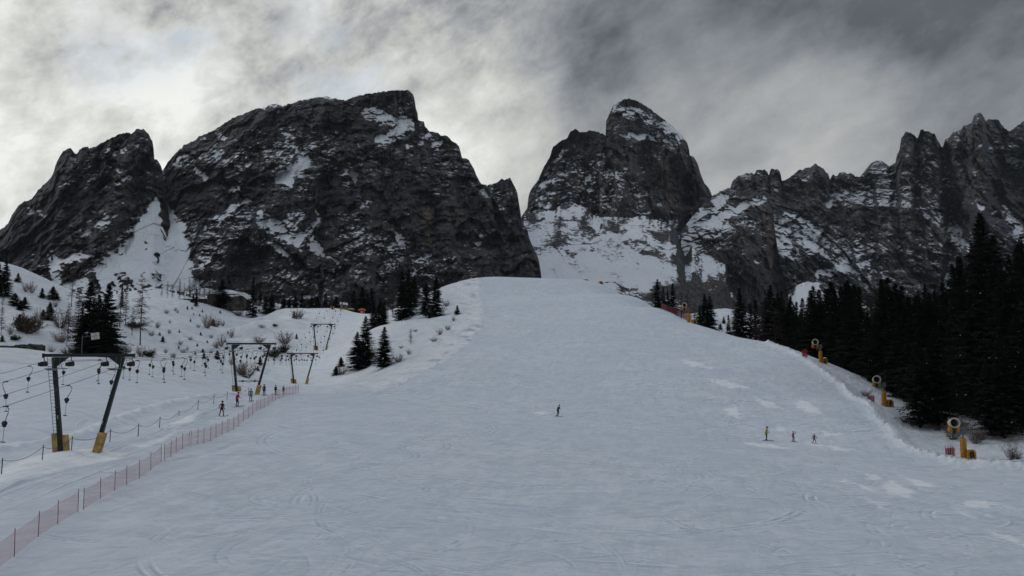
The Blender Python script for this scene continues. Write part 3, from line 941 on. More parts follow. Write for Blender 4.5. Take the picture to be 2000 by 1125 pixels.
build_mountain('mountain', 'long jagged ridge of grey spires on the right', [
    """1370,400,2300 1400,377,2300 1426,366,2300 1430,355,2300 1441,344,2300 1456,340,2300 1467,336,2300 1472,342,2300 1477,333,2300 1490,331,2300 1499,335,2300 1501,342,2300 1506,330,2300 1521,331,2300 1525,340,2300 1527,353,2300
    1542,346,2300 1561,333,2300 1583,325,2300 1592,321,2300 1605,327,2300 1617,338,2300 1621,352,2300 1626,340,2300 1632,344,2300 1640,338,2300 1646,335,2300 1655,340,2300 1661,338,2300 1676,346,2300 1687,340,2300 1699,325,2300 1714,322,2280
    1729,320,2250 1738,325,2230 1749,318,2200 1751,306,2150 1757,293,2120 1760,271,2100 1768,257,2100 1777,258,2100 1786,265,2100 1792,271,2100 1798,254,2100 1814,256,2100 1827,265,2100 1837,284,2100 1841,291,2100 1846,271,2080
    1855,269,2080 1863,258,2060 1876,256,2050 1882,245,2050 1898,239,2040 1902,226,2040 1910,219,2040 1919,224,2040 1925,235,2050 1938,232,2060 1949,234,2060 1960,248,2060 1969,256,2060 1982,250,2050 1994,239,2040 2000,237,2040
    2060,228,2000 2150,262,1950 2300,300,1900 2500,380,1800""",
    "1370,430,2150 1500,410,2100 1700,400,2060 1780,360,2000 1850,380,1960 1950,340,1960 2100,380,1900 2500,430,1700",
    "1370,520,1850 1600,500,1850 1800,480,1820 1900,470,1800 2100,460,1750 2500,520,1600",
    "1370,700,1500 1700,700,1480 2500,700,1350"], 1370, 2480, 53, step=1.6, rowstep=1.4, mat=ROCK_HAZED, rough=1.25, gully=1.5,
    snow=[(1655, 368, 1625, 395, 4, 8, .7), (1560, 355, 1580, 350, 4, 3, .3), (1540, 420, 1600, 450, 6, 8, .45), (1570, 470, 1600, 490, 6, 6, .6), (1600, 535, 1650, 520, 8, 10, .65), (1520, 440, 1560, 560, 16, 10, .25), (1970, 312, 2020, 330, 10, 14, .75),
          (1885, 395, 1940, 412, 5, 5, .6), (1960, 410, 2010, 470, 10, 16, .55), (1770, 505, 1800, 510, 5, 4, .6), (1900, 460, 1850, 540, 12, 14, .35), (1920, 280, 1980, 300, 8, 8, .3), (1495, 365, 1530, 365, 5, 4, .35), (1420, 365, 1440, 360, 4, 3, .3)],
    stain=[(1775, 290, 1765, 330, 10, 8, .45), (1905, 260, 1915, 370, 9, 10, .5), (1790, 430, 1830, 470, 9, 9, .5), (1720, 430, 1700, 470, 12, 12, .25), (1620, 470, 1640, 480, 12, 10, .25)], thr=22, dip=.0, jag=2.2, ledge=40, bs=.7, ds=.6, rel=.8, SB=.43,
    relief=[(1846, 292, 1870, 420, 9, 24, -130), (1870, 430, 1860, 540, 24, 20, -100), (1908, 235, 1915, 400, 14, 22, 95), (1775, 265, 1765, 340, 11, 12, 55), (1812, 262, 1812, 300, 12, 12, 45), (1742, 330, 1760, 520, 6, 12, -60), (1790, 290, 1800, 520, 5, 10, -50), (1700, 360, 1700, 560, 10, 14, -45), (1650, 360, 1600, 520, 8, 16, -60), (1625, 352, 1630, 420, 4, 8, -50),
            (1527, 352, 1530, 440, 4, 8, -50), (1502, 342, 1503, 380, 2, 4, -40), (1472, 342, 1474, 370, 2, 4, -35), (1555, 440, 1570, 560, 8, 14, -40), (1960, 260, 1945, 420, 6, 10, -60), (1930, 430, 1950, 560, 30, 40, 60), (1670, 430, 1690, 560, 14, 20, 55), (1740, 440, 1730, 560, 16, 22, 40), (1590, 350, 1590, 420, 16, 16, 40)])

# rounded dome far behind the ridge
build_mountain('mountain', 'pale rounded dome peeping over the jagged ridge', [
    "1680,345,3000 1692,330,3000 1702,318,3000 1712,313,3000 1722,314,3000 1732,321,3000 1745,335,3000",
    "1680,370,2800 1745,370,2800", "1680,420,2600 1745,420,2600"], 1680, 1745, 61, mat=ROCK_HAZED, rough=.4, step=1.5, snow=[(1700, 330, 1730, 325, 12, 12, .12)], thr=12, jag=.6)

# snow aprons
build_mountain('hills', 'snow couloir and scree apron below the left peaks', [
    """-420,640,880 -60,585,880 0,580,880 60,566,870 100,560,870 150,566,860 200,572,860 240,566,870 280,562,880 320,566,880 360,570,870 400,562,870 430,566,860 480,580,850 600,604,840 640,640,840""",
    "-420,700,700 0,620,700 300,560,760 640,660,760",
    "-420,760,520 300,700,520 640,740,520"], -420, 640, 71, step=1.4, rowstep=1.4, rough=.12, gully=.6, jag=3,
    snow=[(-300, 600, 640, 620, 120, 120, .3), (303, 400, 300, 470, 10, 36, 1.1), (310, 440, 275, 560, 30, 95, 1.0), (330, 460, 370, 560, 20, 30, .9), (110, 510, 190, 510, 12, 10, .9), (100, 560, 170, 545, 20, 30, .5),
          (285, 575, 312, 562, 18, 10, -.7), (215, 540, 262, 552, 14, 12, -.45), (160, 530, 196, 575, 12, 12, -.55), (180, 592, 260, 592, 16, 14, -.3), (330, 508, 345, 520, 5, 5, -.3), (60, 560, 110, 540, 12, 8, -.3)],
    thr=50, smooth_snow=.3, snowbase=.10, gain_s=1.6, blocks=.5, SB=.34)
build_mountain('hills', 'snowy apron dotted with rock ledges below the rock tower', [
    """1000,470,1500 1012,436,1500 1022,418,1500 1050,410,1500 1080,412,1500 1096,400,1500 1112,394,1500 1136,402,1490 1160,420,1480 1176,424,1480 1196,424,1470 1220,428,1470 1250,422,1470 1280,430,1460 1310,440,1450 1322,452,1450 1330,480,1430
    1338,500,1420 1352,480,1400 1372,500,1380 1400,505,1370 1420,520,1350 1412,545,1330 1420,560,1330 1450,600,1300 1480,640,1300""",
    "1000,560,1150 1200,540,1150 1330,560,1150 1480,660,1200",
    "1000,660,900 1200,660,900 1480,700,900"], 1000, 1480, 83, step=1.2, rowstep=1.2, rough=.22, gully=.7, jag=2.5,
    snow=[(1000, 500, 1400, 540, 110, 110, .25), (1060, 430, 1140, 410, 14, 12, .5), (1040, 520, 1130, 545, 30, 18, .45), (1110, 480, 1220, 520, 16, 20, .25), (1340, 560, 1420, 590, 30, 30, -.45), (1290, 575, 1380, 610, 26, 30, -.4), (1210, 570, 1260, 580, 14, 10, -.3),
          (1190, 445, 1220, 450, 10, 8, -.4), (1225, 475, 1260, 470, 10, 10, -.4), (1290, 455, 1320, 470, 12, 10, -.4), (1260, 495, 1330, 510, 8, 10, -.35), (1030, 425, 1060, 428, 3, 3, -.5), (1150, 450, 1180, 455, 6, 6, -.3)],
    thr=55, smooth_snow=.2, snowbase=.08, dip=.1, ledge=18, gain_s=1.5, blocks=.35, SB=.38)
build_mountain('hills', 'small snowfield at the foot of the jagged ridge', [
    "1540,575,1300 1556,556,1300 1575,549,1300 1600,553,1300 1620,566,1300 1650,580,1300 1700,600,1300",
    "1540,640,1150 1700,650,1150", "1540,680,1000 1700,690,1000"], 1540, 1700, 91, rough=.1, jag=1.5, snow=[(1540, 580, 1700, 620, 80, 80, .5)], thr=80)
print('mountains', round(time.time() - T0, 1))
# ------------------------------------------------------------------ mesh builder
class MB:
    def __init__(self): self.v, self.f, self.mi, self.m = [], [], [], 0

    def add(self, vs, fs):
        b = len(self.v)
        self.v += [tuple(p) for p in vs]
        for f in fs:
            self.f.append(tuple(b + i for i in f)); self.mi.append(self.m)

    def box(self, c, s, rot=None, bev=0.0):
        hx, hy, hz = s[0] / 2, s[1] / 2, s[2] / 2
        if bev <= 0:
            vs = [(x, y, z) for x in (-hx, hx) for y in (-hy, hy) for z in (-hz, hz)]
            fs = [(0, 1, 3, 2), (4, 6, 7, 5), (0, 4, 5, 1), (2, 3, 7, 6), (0, 2, 6, 4), (1, 5, 7, 3)]
        else:
            bm = bmesh.new()
            bmesh.ops.create_cube(bm, size=1)
            for v in bm.verts: v.co = Vector((v.co.x * s[0], v.co.y * s[1], v.co.z * s[2]))
            bmesh.ops.bevel(bm, geom=bm.edges[:], offset=bev, segments=2, affect='EDGES', profile=.5)
            bm.verts.index_update()
            vs = [tuple(v.co) for v in bm.verts]; fs = [tuple(v.index for v in f.verts) for f in bm.faces]
            bm.free()
        M = (rot or Matrix()).to_4x4()
        self.add([Vector(c) + M @ Vector(p) for p in vs], fs)

    def tube(self, p0, p1, r0, r1=None, n=8, cap=True):
        self.path([p0, p1], [r0, r0 if r1 is None else r1], n, cap)

    def path(self, ps, rs, n=8, cap=True):
        ps = [Vector(p) for p in ps]
        if not hasattr(rs, '__len__'): rs = [rs] * len(ps)
        vs, fs = [], []
        up = None
        for i, p in enumerate(ps):
            a = ps[max(0, i - 1)]; b = ps[min(len(ps) - 1, i + 1)]
            tdir = (b - a).normalized() if (b - a).length > 1e-9 else Vector((0, 0, 1))
            if up is None: up = Vector((0, 0, 1)) if abs(tdir.z) < .9 else Vector((1, 0, 0))
            u = tdir.cross(up).normalized(); w_ = tdir.cross(u).normalized()
            for k in range(n):
                an = 2 * math.pi * k / n
                vs.append(p + (u * math.cos(an) + w_ * math.sin(an)) * rs[i])
        for i in range(len(ps) - 1):
            for k in range(n):
                a, b = i * n + k, i * n + (k + 1) % n
                fs.append((a, b, b + n, a + n))
        if cap:
            fs.append(tuple(reversed(range(n)))); fs.append(tuple(range((len(ps) - 1) * n, len(ps) * n)))
        self.add(vs, fs)

    def lathe(self, prof, c=(0, 0, 0), axis=(0, 0, 1), n=16):
        q = Vector((0, 0, 1)).rotation_difference(Vector(axis).normalized())
        vs, fs = [], []
        for r, z in prof:
            for k in range(n):
                an = 2 * math.pi * k / n
                vs.append(Vector(c) + q @ Vector((r * math.cos(an), r * math.sin(an), z)))
        for i in range(len(prof) - 1):
            for k in range(n):
                a, b = i * n + k, i * n + (k + 1) % n
                fs.append((a, b, b + n, a + n))
        self.add(vs, fs)

    def build(self, name, mats, parent=None, smooth=False):
        me = bpy.data.meshes.new(name)
        me.from_pydata(self.v, [], self.f)
        if not isinstance(mats, (list, tuple)): mats = [mats]
        for m in mats: me.materials.append(m)
        if len(mats) > 1: me.polygons.foreach_set('material_index', self.mi)
        if smooth: me.polygons.foreach_set('use_smooth', [True] * len(me.polygons))
        me.update()
        return link(name, me, parent)


def children(o): return [c for c in bpy.data.objects if c.parent == o]


def copy_tree(o, kidmap, parent=None):
    c = o.copy(); col.objects.link(c); c.parent = parent
    for ch in kidmap.get(o, []): copy_tree(ch, kidmap, c)
    return c


def kidmap_of(o):
    km = {}
    st = [o]
    allo = list(bpy.data.objects)
    while st:
        p = st.pop()
        km[p] = [c for c in allo if c.parent == p]
        st += km[p]
    return km


ORD = 'first second third fourth fifth sixth seventh eighth ninth tenth eleventh twelfth thirteenth fourteenth fifteenth sixteenth seventeenth eighteenth nineteenth twentieth'.split()
ORD += ['twenty-' + o for o in ORD[:9]] + ['thirtieth'] + ['thirty-' + o for o in ORD[:9]] + ['fortieth'] + ['forty-' + o for o in ORD[:9]] + ['fiftieth']

# ------------------------------------------------------------------ materials
GREEN_STEEL = simple_mat('dark_green_steel', (.010, .017, .016), .45, .3, .2, 2, .4)
STEEL = simple_mat('galvanised_steel', (.16, .17, .18), .5, .6, .2, 4, .4)
DARK = simple_mat('dark_rubber', (.02, .02, .022), .6, 0, .2, 8)
CABLE = simple_mat('wire_rope', (.05, .05, .055), .5, .5, .2, 3)
YEL = simple_mat('yellow_padding', (.36, .17, .018), .7, 0, .22, 3, .2, bump=.3)
YELD = simple_mat('worn_yellow_padding', (.36, .24, .075), .75, 0, .3, 2.5, .2, bump=.3)
REDP = simple_mat('red_post_paint', (.20, .05, .055), .5, 0, .2, 3)
POSTM = simple_mat('grey_post', (.07, .065, .07), .6, 0, .3, 3)
WHITE = simple_mat('white_sheet_metal', (.55, .56, .56), .45, 0, .08, 3)
CREAM = simple_mat('cream_fan_housing', (.50, .47, .40), .5, 0, .12, 3)
RED = simple_mat('red_paint', (.45, .03, .04), .5, 0, .15, 3)
CONC = simple_mat('weathered_concrete', (.085, .078, .07), .9, 0, .45, .6, .1, bump=.6)
STONE = simple_mat('dark_stone', (.05, .048, .046), .9, 0, .5, 1.2, .1, bump=.8)
WOOD = simple_mat('weathered_wood', (.16, .13, .10), .85, 0, .3, 2, .1)
BARK = simple_mat('bark', (.035, .030, .027), .95, 0, .35, 5, .05, bump=.5)
LARCH = simple_mat('bare_larch_twigs', (.070, .056, .050), .95, 0, .35, 3, .05)
TWIG = simple_mat('bare_shrub_twigs', (.12, .085, .070), .95, 0, .35, 3, .05)
SNOWCAP, _t = new_mat('snow_cap')
_tc = _t.n('ShaderNodeTexCoord').outputs['Object']
_t.out(_t.mix(_t.noise(_tc, 1.5, 5, .6), (.66, .69, .74), (.80, .82, .85)), .7, .2, _t.bump(_t.noise(_tc, 3, 5, .6), .4, .1))


def needles_mat(name, a, b):
    m, t = new_mat(name)
    tc = t.n('ShaderNodeTexCoord').outputs['Object']
    inf = t.n('ShaderNodeObjectInfo').outputs['Random']
    k = t.ramp(t.noise(tc, 3.0, 4, .6), .35, .65)
    c = t.mix(k, a, b)
    c = t.mix(t.math('MULTIPLY', inf, .5), c, (a[0] * 1.5, a[1] * 1.1, a[2]))
    t.out(c, .75, .1)
    return m


NEEDLE = needles_mat('spruce_needles', (.006, .011, .008), (.018, .027, .018))
NEEDLE2 = needles_mat('pine_needles', (.012, .020, .012), (.030, .040, .024))


def net_mat(name, c, cover, cell):
    m, t = new_mat(name)
    tc = t.n('ShaderNodeTexCoord').outputs['UV']
    sx = t.n('ShaderNodeSeparateXYZ', i_0=tc)
    f = []
    for k in (0, 1):
        q = t.math('FRACT', t.math('DIVIDE', sx.outputs[k], cell))
        f.append(t.math('LESS_THAN', q, cover * .5))
    a = t.math('MAXIMUM', f[0], f[1])
    p = t.n('ShaderNodeBsdfPrincipled')
    p.inputs['Base Color'].default_value = (*c, 1)
    p.inputs['Roughness'].default_value = .7
    tr = t.n('ShaderNodeBsdfTransparent')
    mx = t.n('ShaderNodeMixShader', i_0=a, i_1=tr.outputs[0], i_2=p.outputs[0])
    o = t.n('ShaderNodeOutputMaterial', i_0=mx.outputs[0])
    return m


NET = net_mat('pink_netting', (.42, .12, .15), .30, .06)
NET_RED = net_mat('red_netting', (.11, .012, .022), 1.1, .06)
NET_HOT = net_mat('bright_red_netting', (.34, .02, .05), .75, .05)

# ------------------------------------------------------------------ drag lift towers
def make_tower():
    r = empty('lift_tower')
    b = MB()
    b.box((0, 0, 7.78), (7.2, .24, .26), bev=.03)
    b.box((-3.58, 0, 7.76), (.05, .34, .38)); b.box((3.58, 0, 7.76), (.05, .34, .38))
    b.build('crossbeam', GREEN_STEEL, r)
    for s, (tx, bx) in ((-1, (-2.72, -1.85)), (1, (2.72, .80))):
        l = MB()
        n = 10
        d = Vector((tx - bx, 0, 7.62 - -.3)); rot = d.to_track_quat('Z', 'Y').to_matrix()
        mid = Vector(((tx + bx) / 2, 0, (7.62 - .3) / 2))
        # tapered box column
        L_ = d.length
        vs = []
        for z_, hw, hd in ((-L_ / 2, .175, .17), (L_ / 2, .13, .13)):
            for x_, y_ in ((-hw, -hd), (hw, -hd), (hw, hd), (-hw, hd)):
                vs.append(mid + rot @ Vector((x_, y_, z_)))
        l.add(vs, [(3, 2, 1, 0), (4, 5, 6, 7), (0, 1, 5, 4), (1, 2, 6, 5), (2, 3, 7, 6), (3, 0, 4, 7)])
        leg = l.build('leg', GREEN_STEEL, r)
        g = MB()
        xx = tx - s * .12
        for y_ in (-.11, .11):
            g.add([(xx - s * .05, y_, 7.63), (xx - s * 1.05, y_, 7.63), (xx - s * .18, y_, 6.95), (xx - s * .05, y_, 6.9)], [(0, 1, 2, 3)])
        g.add([(xx - s * 1.05, -.11, 7.63), (xx - s * 1.05, .11, 7.63), (xx - s * .18, .11, 6.95), (xx - s * .18, -.11, 6.95)], [(0, 1, 2, 3)])
        g.build('gusset', GREEN_STEEL, r)
        p = MB()
        dirn = d.normalized()
        for k in range(1):
            base = Vector((bx, 0, -.25)) 
            w2 = .30 if s < 0 else .34
            c0 = base + dirn * .85
            rr_ = rot
            if s < 0:
                p.box(c0 + Vector((-.40, .10, 0)), (.26, .55, 1.65), rr_, .06); p.box(c0 + Vector((.38, .10, -.1)), (.28, .5, 1.55), rr_, .06)
            else:
                p.box(c0 + Vector((.16, -.12, .02)), (.62, .62, 1.72), rr_, .08)
        p.build('foot_padding', YELD, r)
        m = MB(); m.box(Vector((bx, 0, 0)) + dirn * (2.75 if s < 0 else 2.3) + Vector((0, -.20, 0)), (.13, .02, .30), rot); m.build('number_plate', WHITE, r)
    for x in (-3.5, -1.38, 1.36, 3.42):
        h = MB()
        q = .22 if x < 0 else -.22
        h.path([(x + q * 0, 0, 7.64), (x, 0, 7.4), (x + .16, 0, 7.22), (x + .1, 0, 7.0)], .035, 6)
        h.box((x, 0, 6.98), (.12, 1.1, .10))
        a = h.build('sheave_hanger', DARK, r)
        w_ = MB()
        for yy in (-.42, 0, .42):
            w_.lathe([(.0, -.06), (.19, -.06), (.21, -.03), (.16, 0), (.21, .03), (.19, .06), (0, .06)], (x - .02, yy, 7.06), (1, 0, 0), 14)
        w_.box((x, -.5, 7.05), (.50, .06, .30), bev=.02)
        w_.build('sheave', DARK, a)
    for s, x0, x1 in ((-1, -3.25, -1.6), (1, 1.6, 3.2)):
        c = MB(); c.box(((x0 + x1) / 2, -.30, 6.68), (x1 - x0, .42, .07), bev=.01); c.box(((x0 + x1) / 2 - .3, -.30, 6.60), (.7, .42, .12)); c.tube((x0 + .6, -.3, 6.7), (x0 + .6, -.1, 7.64), .02); c.tube((x1 - .6, -.3, 6.7), (x1 - .6, -.1, 7.64), .02)
        c.build('service_platform', STEEL, r)
    # ladder on the outside of the left leg
    ld = MB()
    dx0, dx1 = -1.85 - .42, -2.72 - .36
    for o_ in (-.16, .16): ld.tube((dx0 + o_, -.05, 1.0), (dx1 + o_, -.05, 7.6), .022, n=5)
    for k in range(24):
        q = k / 23; x = dx0 + (dx1 - dx0) * q
        ld.tube((x - .16, -.05, 1.1 + 6.3 * q), (x + .16, -.05, 1.1 + 6.3 * q), .016, n=4)
    ld.build('ladder', STEEL, r)
    return r


TOW_PX = [(171, 885), (493.5, 769), (595, 750), (635, 684), (665, 605)]
tower0 = make_tower()
km = kidmap_of(tower0)
TOW = []
tl = ['nearest green V-shaped drag lift tower with yellow padded feet beside the rope fence', 'drag lift tower with a low crossbar standing behind the people in the queue', 'drag lift tower at the far end of the pink net fence',
      'drag lift tower halfway up the snowy lift lane', 'topmost drag lift tower standing beside the small hut on the crest']
RZ = math.atan(.125)
for i, (px, py) in enumerate(TOW_PX):
    o = tower0 if i == 0 else copy_tree(tower0, km)
    hx, hy, hz = hit(px - 5, py)
    o.location = (hx, hy, hz - .02)
    o.rotation_euler = (0, 0, RZ)
    tag(o, tl[i], 'lift tower', 'drag lift towers in a line up the slope')
    TOW.append(o)
    if i in (1,):
        m = MB(); m.tube((-1.78, 0, 2.05), (1.18, 0, 2.05), .07, n=8)
        m.build('low_crossbar', GREEN_STEEL, o)
        for x in (-1.1, -.2, .65):
            s = MB()
            if x == -.2: s.box((x, -.11, 2.0), (.52, .05, .42), bev=.02)
            else: s.lathe([(0, -.03), (.20, -.03), (.20, .03), (0, .03)], (x, -.11, 2.05), (0, 1, 0), 14)
            s.build('sign_plate', WHITE if x == -.2 else STEEL, o)
scl = [1, .97, .93, 1.0, 1.0]
for o, s in zip(TOW, scl): o.scale = (1, 1, s)
print('towers', [tuple(round(v, 1) for v in o.location) for o in TOW])

# haul ropes: four, each sagging from tower to tower
CX = (-3.5, -1.38, 1.36, 3.42)


def rope_pts(ci):
    pts = []
    T = [Vector(o.location) + Matrix.Rotation(RZ, 3, 'Z') @ Vector((CX[ci], 0, 7.28 * s)) for o, s in zip(TOW, scl)]
    dir0 = Vector((.125, -1, 0)).normalized()
    near = T[0] + Vector((4.6, -37, -3.8))
    top = T[-1] + Vector((-3, 22, 1.0))
    chain = [near] + T + [top]
    for a, b in zip(chain[:-1], chain[1:]):
        n = 24
        for k in range(n):
            q = k / n
            p = a.lerp(b, q)
            sag = (b - a).length * .006
            pts.append(p - Vector((0, 0, sag * 4 * q * (1 - q))))
    pts.append(top)
    return pts


ROPES = []
rl = ['outermost left haul rope of the drag lift', 'inner left haul rope of the drag lift', 'inner right haul rope of the drag lift', 'outermost right haul rope of the drag lift nearest the queue']
for ci in range(4):
    ps = rope_pts(ci)
    m = MB(); m.path(ps, .016, 5)
    o = m.build('haul_rope', CABLE)
    tag(o, rl[ci], 'cable', 'haul ropes carried by the lift towers')
    ROPES.append(ps)

# hangers -----------------------------------------------------------
def make_hanger(side):
    r = empty('drag_lift_hanger')
    m = MB(); m.box((0, 0, -.03), (.10, .30, .07)); m.path([(0, 0, -.05), (.10 * side, 0, -.02), (.28 * side, 0, -.18), (.24 * side, 0, -.42), (.02 * side, 0, -.88)], .022, 6); m.build('bent_arm', DARK, r)
    m = MB(); m.lathe([(0, -.10), (.12, -.10), (.14, -.07), (.14, .07), (.12, .10), (0, .10)], (0, 0, -1.0), (0, 1, 0), 12); m.box((0, 0, -1.12), (.16, .16, .2), bev=.03); m.build('spring_box', DARK, r)
    m = MB(); m.tube((0, 0, -1.2), (-.03 * side, 0, -2.05), .013, n=5); m.build('towing_rod', CABLE, r)
    m = MB(); m.lathe([(0, -.03), (.12, -.025), (.14, 0), (.11, .03), (0, .035)], (-.03 * side, 0, -2.07), (0, .2, 1), 12); m.build('seat_disc', DARK, r)
    return r


def hanger_mesh(side):
    m = MB()
    m.path([(0, 0, -.05), (.10 * side, 0, -.02), (.28 * side, 0, -.18), (.24 * side, 0, -.42), (.02 * side, 0, -.88)], .026, 4)
    m.lathe([(0, -.12), (.15, -.12), (.15, .12), (0, .12)], (0, 0, -1.04), (0, 1, 0), 7)
    m.tube((0, 0, -1.2), (-.03 * side, 0, -2.05), .016, n=4)
    m.lathe([(0, -.03), (.14, 0), (0, .035)], (-.03 * side, 0, -2.07), (0, .2, 1), 7)
    o = m.build('drag_lift_hanger', DARK)
    me = o.data
    bpy.data.objects.remove(o)
    return me


HM = {s: hanger_mesh(s) for s in (-1, 1)}
H0 = {s: make_hanger(s) for s in (-1, 1)}
HK = {s: kidmap_of(H0[s]) for s in (-1, 1)}
used = {-1: False, 1: False}
rng = np.random.RandomState(3)
side_word = ['outermost left rope', 'inner left rope', 'inner right rope', 'outermost right rope']
TY = [o.location.y for o in TOW]
seg_names = ['from nearest to second lift tower', 'from second to third lift tower', 'from third to fourth lift tower', 'above the fourth lift tower']
for ci in range(4):
    ps = np.array([tuple(p) for p in ROPES[ci]])
    ys = []
    if ci == 0: ys += [TY[0] - 3]
    if ci == 1: ys += [TY[0] - 10.8]
    if ci == 2: ys += [TY[0] - 9]
    if ci == 3: ys += [TY[0] - 4, TY[0] - 12, TY[0] - 20.3]
    y = TY[0] + 3 + ci * 1.6
    while y < TY[-1] - 3:
        if min(abs(y - t_) for t_ in TY) > 1.3: ys.append(y + rng.uniform(-1.0, 1.0))
        y += 6.6 if y < TY[1] else 9.5
    counts = {}
    for y in ys:
        x = np.interp(y, ps[:, 1], ps[:, 0]); z = np.interp(y, ps[:, 1], ps[:, 2])
        side = 1 if rng.rand() < .72 else -1
        k = sum(1 for t_ in TY if t_ < y)
        if k == 0: zone = 'in front of the nearest tower'
        else: zone = seg_names[min(k, 4) - 1]
        counts[zone] = counts.get(zone, 0) + 1
        lab = '%s hanger on %s %s' % (ORD[counts[zone] - 1], side_word[ci], zone)
        if y < TY[1] + 4:
            o = H0[side] if not used[side] else copy_tree(H0[side], HK[side])
            used[side] = True
        else:
            o = link('drag_lift_hanger', HM[side])
        o.location = (x, y, z); o.rotation_euler = (rng.uniform(-.05, .05), rng.uniform(-.06, .06), rng.uniform(-.5, .3))
        if y > TY[2]: o.scale = (1, 1, rng.uniform(.95, 1.35))
        tag(o, lab, 'drag lift hanger', 'empty hangers on the drag lift ropes')
print('lift', round(time.time() - T0, 1))

# ------------------------------------------------------------------ net fences
def net_strip(posts, mat, h0, h1, parent, name='netting', sag=.05, n=8):
    m = MB(); uv = []
    u = 0.0
    prev = None
    V, FC, UV = [], [], []
    for (a, b) in zip(posts[:-1], posts[1:]):
        L_ = math.hypot(b[0] - a[0], b[1] - a[1])
        for k in range(n + (1 if b is posts[-1] else 0)):
            q = k / n
            s = sag * 4 * q * (1 - q)
            x = a[0] + (b[0] - a[0]) * q; y = a[1] + (b[1] - a[1]) * q
            zg = a[2] + (b[2] - a[2]) * q
            V.append((x, y, zg + h0)); V.append((x, y, zg + h1 - s)); UV.append((u + L_ * q, 0)); UV.append((u + L_ * q, h1 - h0))
        u += L_
    me = bpy.data.meshes.new(name)
    fs = [(2 * i, 2 * i + 2, 2 * i + 3, 2 * i + 1) for i in range(len(V) // 2 - 1)]
    me.from_pydata(V, [], fs)
    uvl = me.uv_layers.new(name='UVMap')
    for lp in me.loops: uvl.data[lp.index].uv = UV[lp.vertex_index]
    me.materials.append(mat)
    return link(name, me, parent)


FENCES = [([(-45, 1142), (28, 1087), (74.5, 1049), (113, 1024), (152, 1000)], 'nearest section of pink net fence running out of the left corner'),
          ([(163, 996), (196, 973), (224, 957), (247.5, 947), (272, 934), (294.6, 918), (315, 902)], 'second section of pink net fence beside the lift track'),
          ([(320.6, 900.5), (333, 892.5), (344, 885.5), (356.5, 878), (369, 872)], 'short third section of pink net fence with close posts'),
          ([(372, 871), (386, 868), (398, 865.6), (410.7, 861.5), (422, 856), (433, 850.5), (444, 845)], 'section of pink net fence below the person in orange trousers'),
          ([(447, 844), (456.7, 840), (465.6, 833), (475, 824.6), (485.6, 817), (493, 810), (501, 803)], 'section of pink net fence below the person in the red jacket'),
          ([(503.5, 801.6), (509, 799.7), (516, 797), (524, 793), (531.5, 787), (538, 783), (543.5, 779)], 'section of pink net fence in front of the middle of the queue'),
          ([(546, 779), (552.5, 776), (559, 773), (565, 771.5), (571.5, 770.4), (576.5, 769), (583, 768)], 'farthest section of pink net fence ending by the third tower')]
for pl, lab in FENCES:
    ps = [hit(a, b) for a, b in pl]
    c = ps[len(ps) // 2]
    r = empty('safety_net_fence', c, 0, lab, 'net fence', 'pink net fences along the lift track')
    rel = [(p[0] - c[0], p[1] - c[1], p[2] - c[2]) for p in ps]
    for q in rel:
        m = MB(); lx = random.uniform(-.04, .04)
        m.path([(q[0], q[1], q[2] - .3), (q[0] + lx, q[1], q[2] + 1.36)], .019, 6)
        m.build('post', REDP, r)
    net_strip(rel, NET, .05, 1.25, r)

# rope fence beside the tower
RP = [(-40, 955), (2, 934), (82, 905), (139, 886), (214, 869), (269, 860), (311, 840), (349, 812), (386, 803.5), (417, 791), (443, 782), (485, 772)]
ps = [hit(a, b) for a, b in RP]
c = ps[4]
r = empty('rope_fence', c, 0, 'low fence of grey posts joined by a sagging rope beside the nearest tower', 'rope fence')
for i, p in enumerate(ps):
    h = 1.15 if i != 7 else .5
    m = MB(); m.path([(p[0] - c[0], p[1] - c[1], p[2] - c[2] - .2), (p[0] - c[0] + .05, p[1] - c[1], p[2] - c[2] + h)], .035, 6)
    m.build('post', POSTM, r)
rp = []
for i, (a, b) in enumerate(zip(ps[:-1], ps[1:])):
    ha, hb = (1.0 if i != 7 else .4), (1.0 if i + 1 != 7 else .4)
    for k in range(10):
        q = k / 10
        rp.append((a[0] + (b[0] - a[0]) * q - c[0], a[1] + (b[1] - a[1]) * q - c[1], a[2] + ha + (b[2] + hb - a[2] - ha) * q - c[2] - .42 * 4 * q * (1 - q)))
m = MB(); m.path(rp, .018, 5); m.build('rope', CABLE, r)

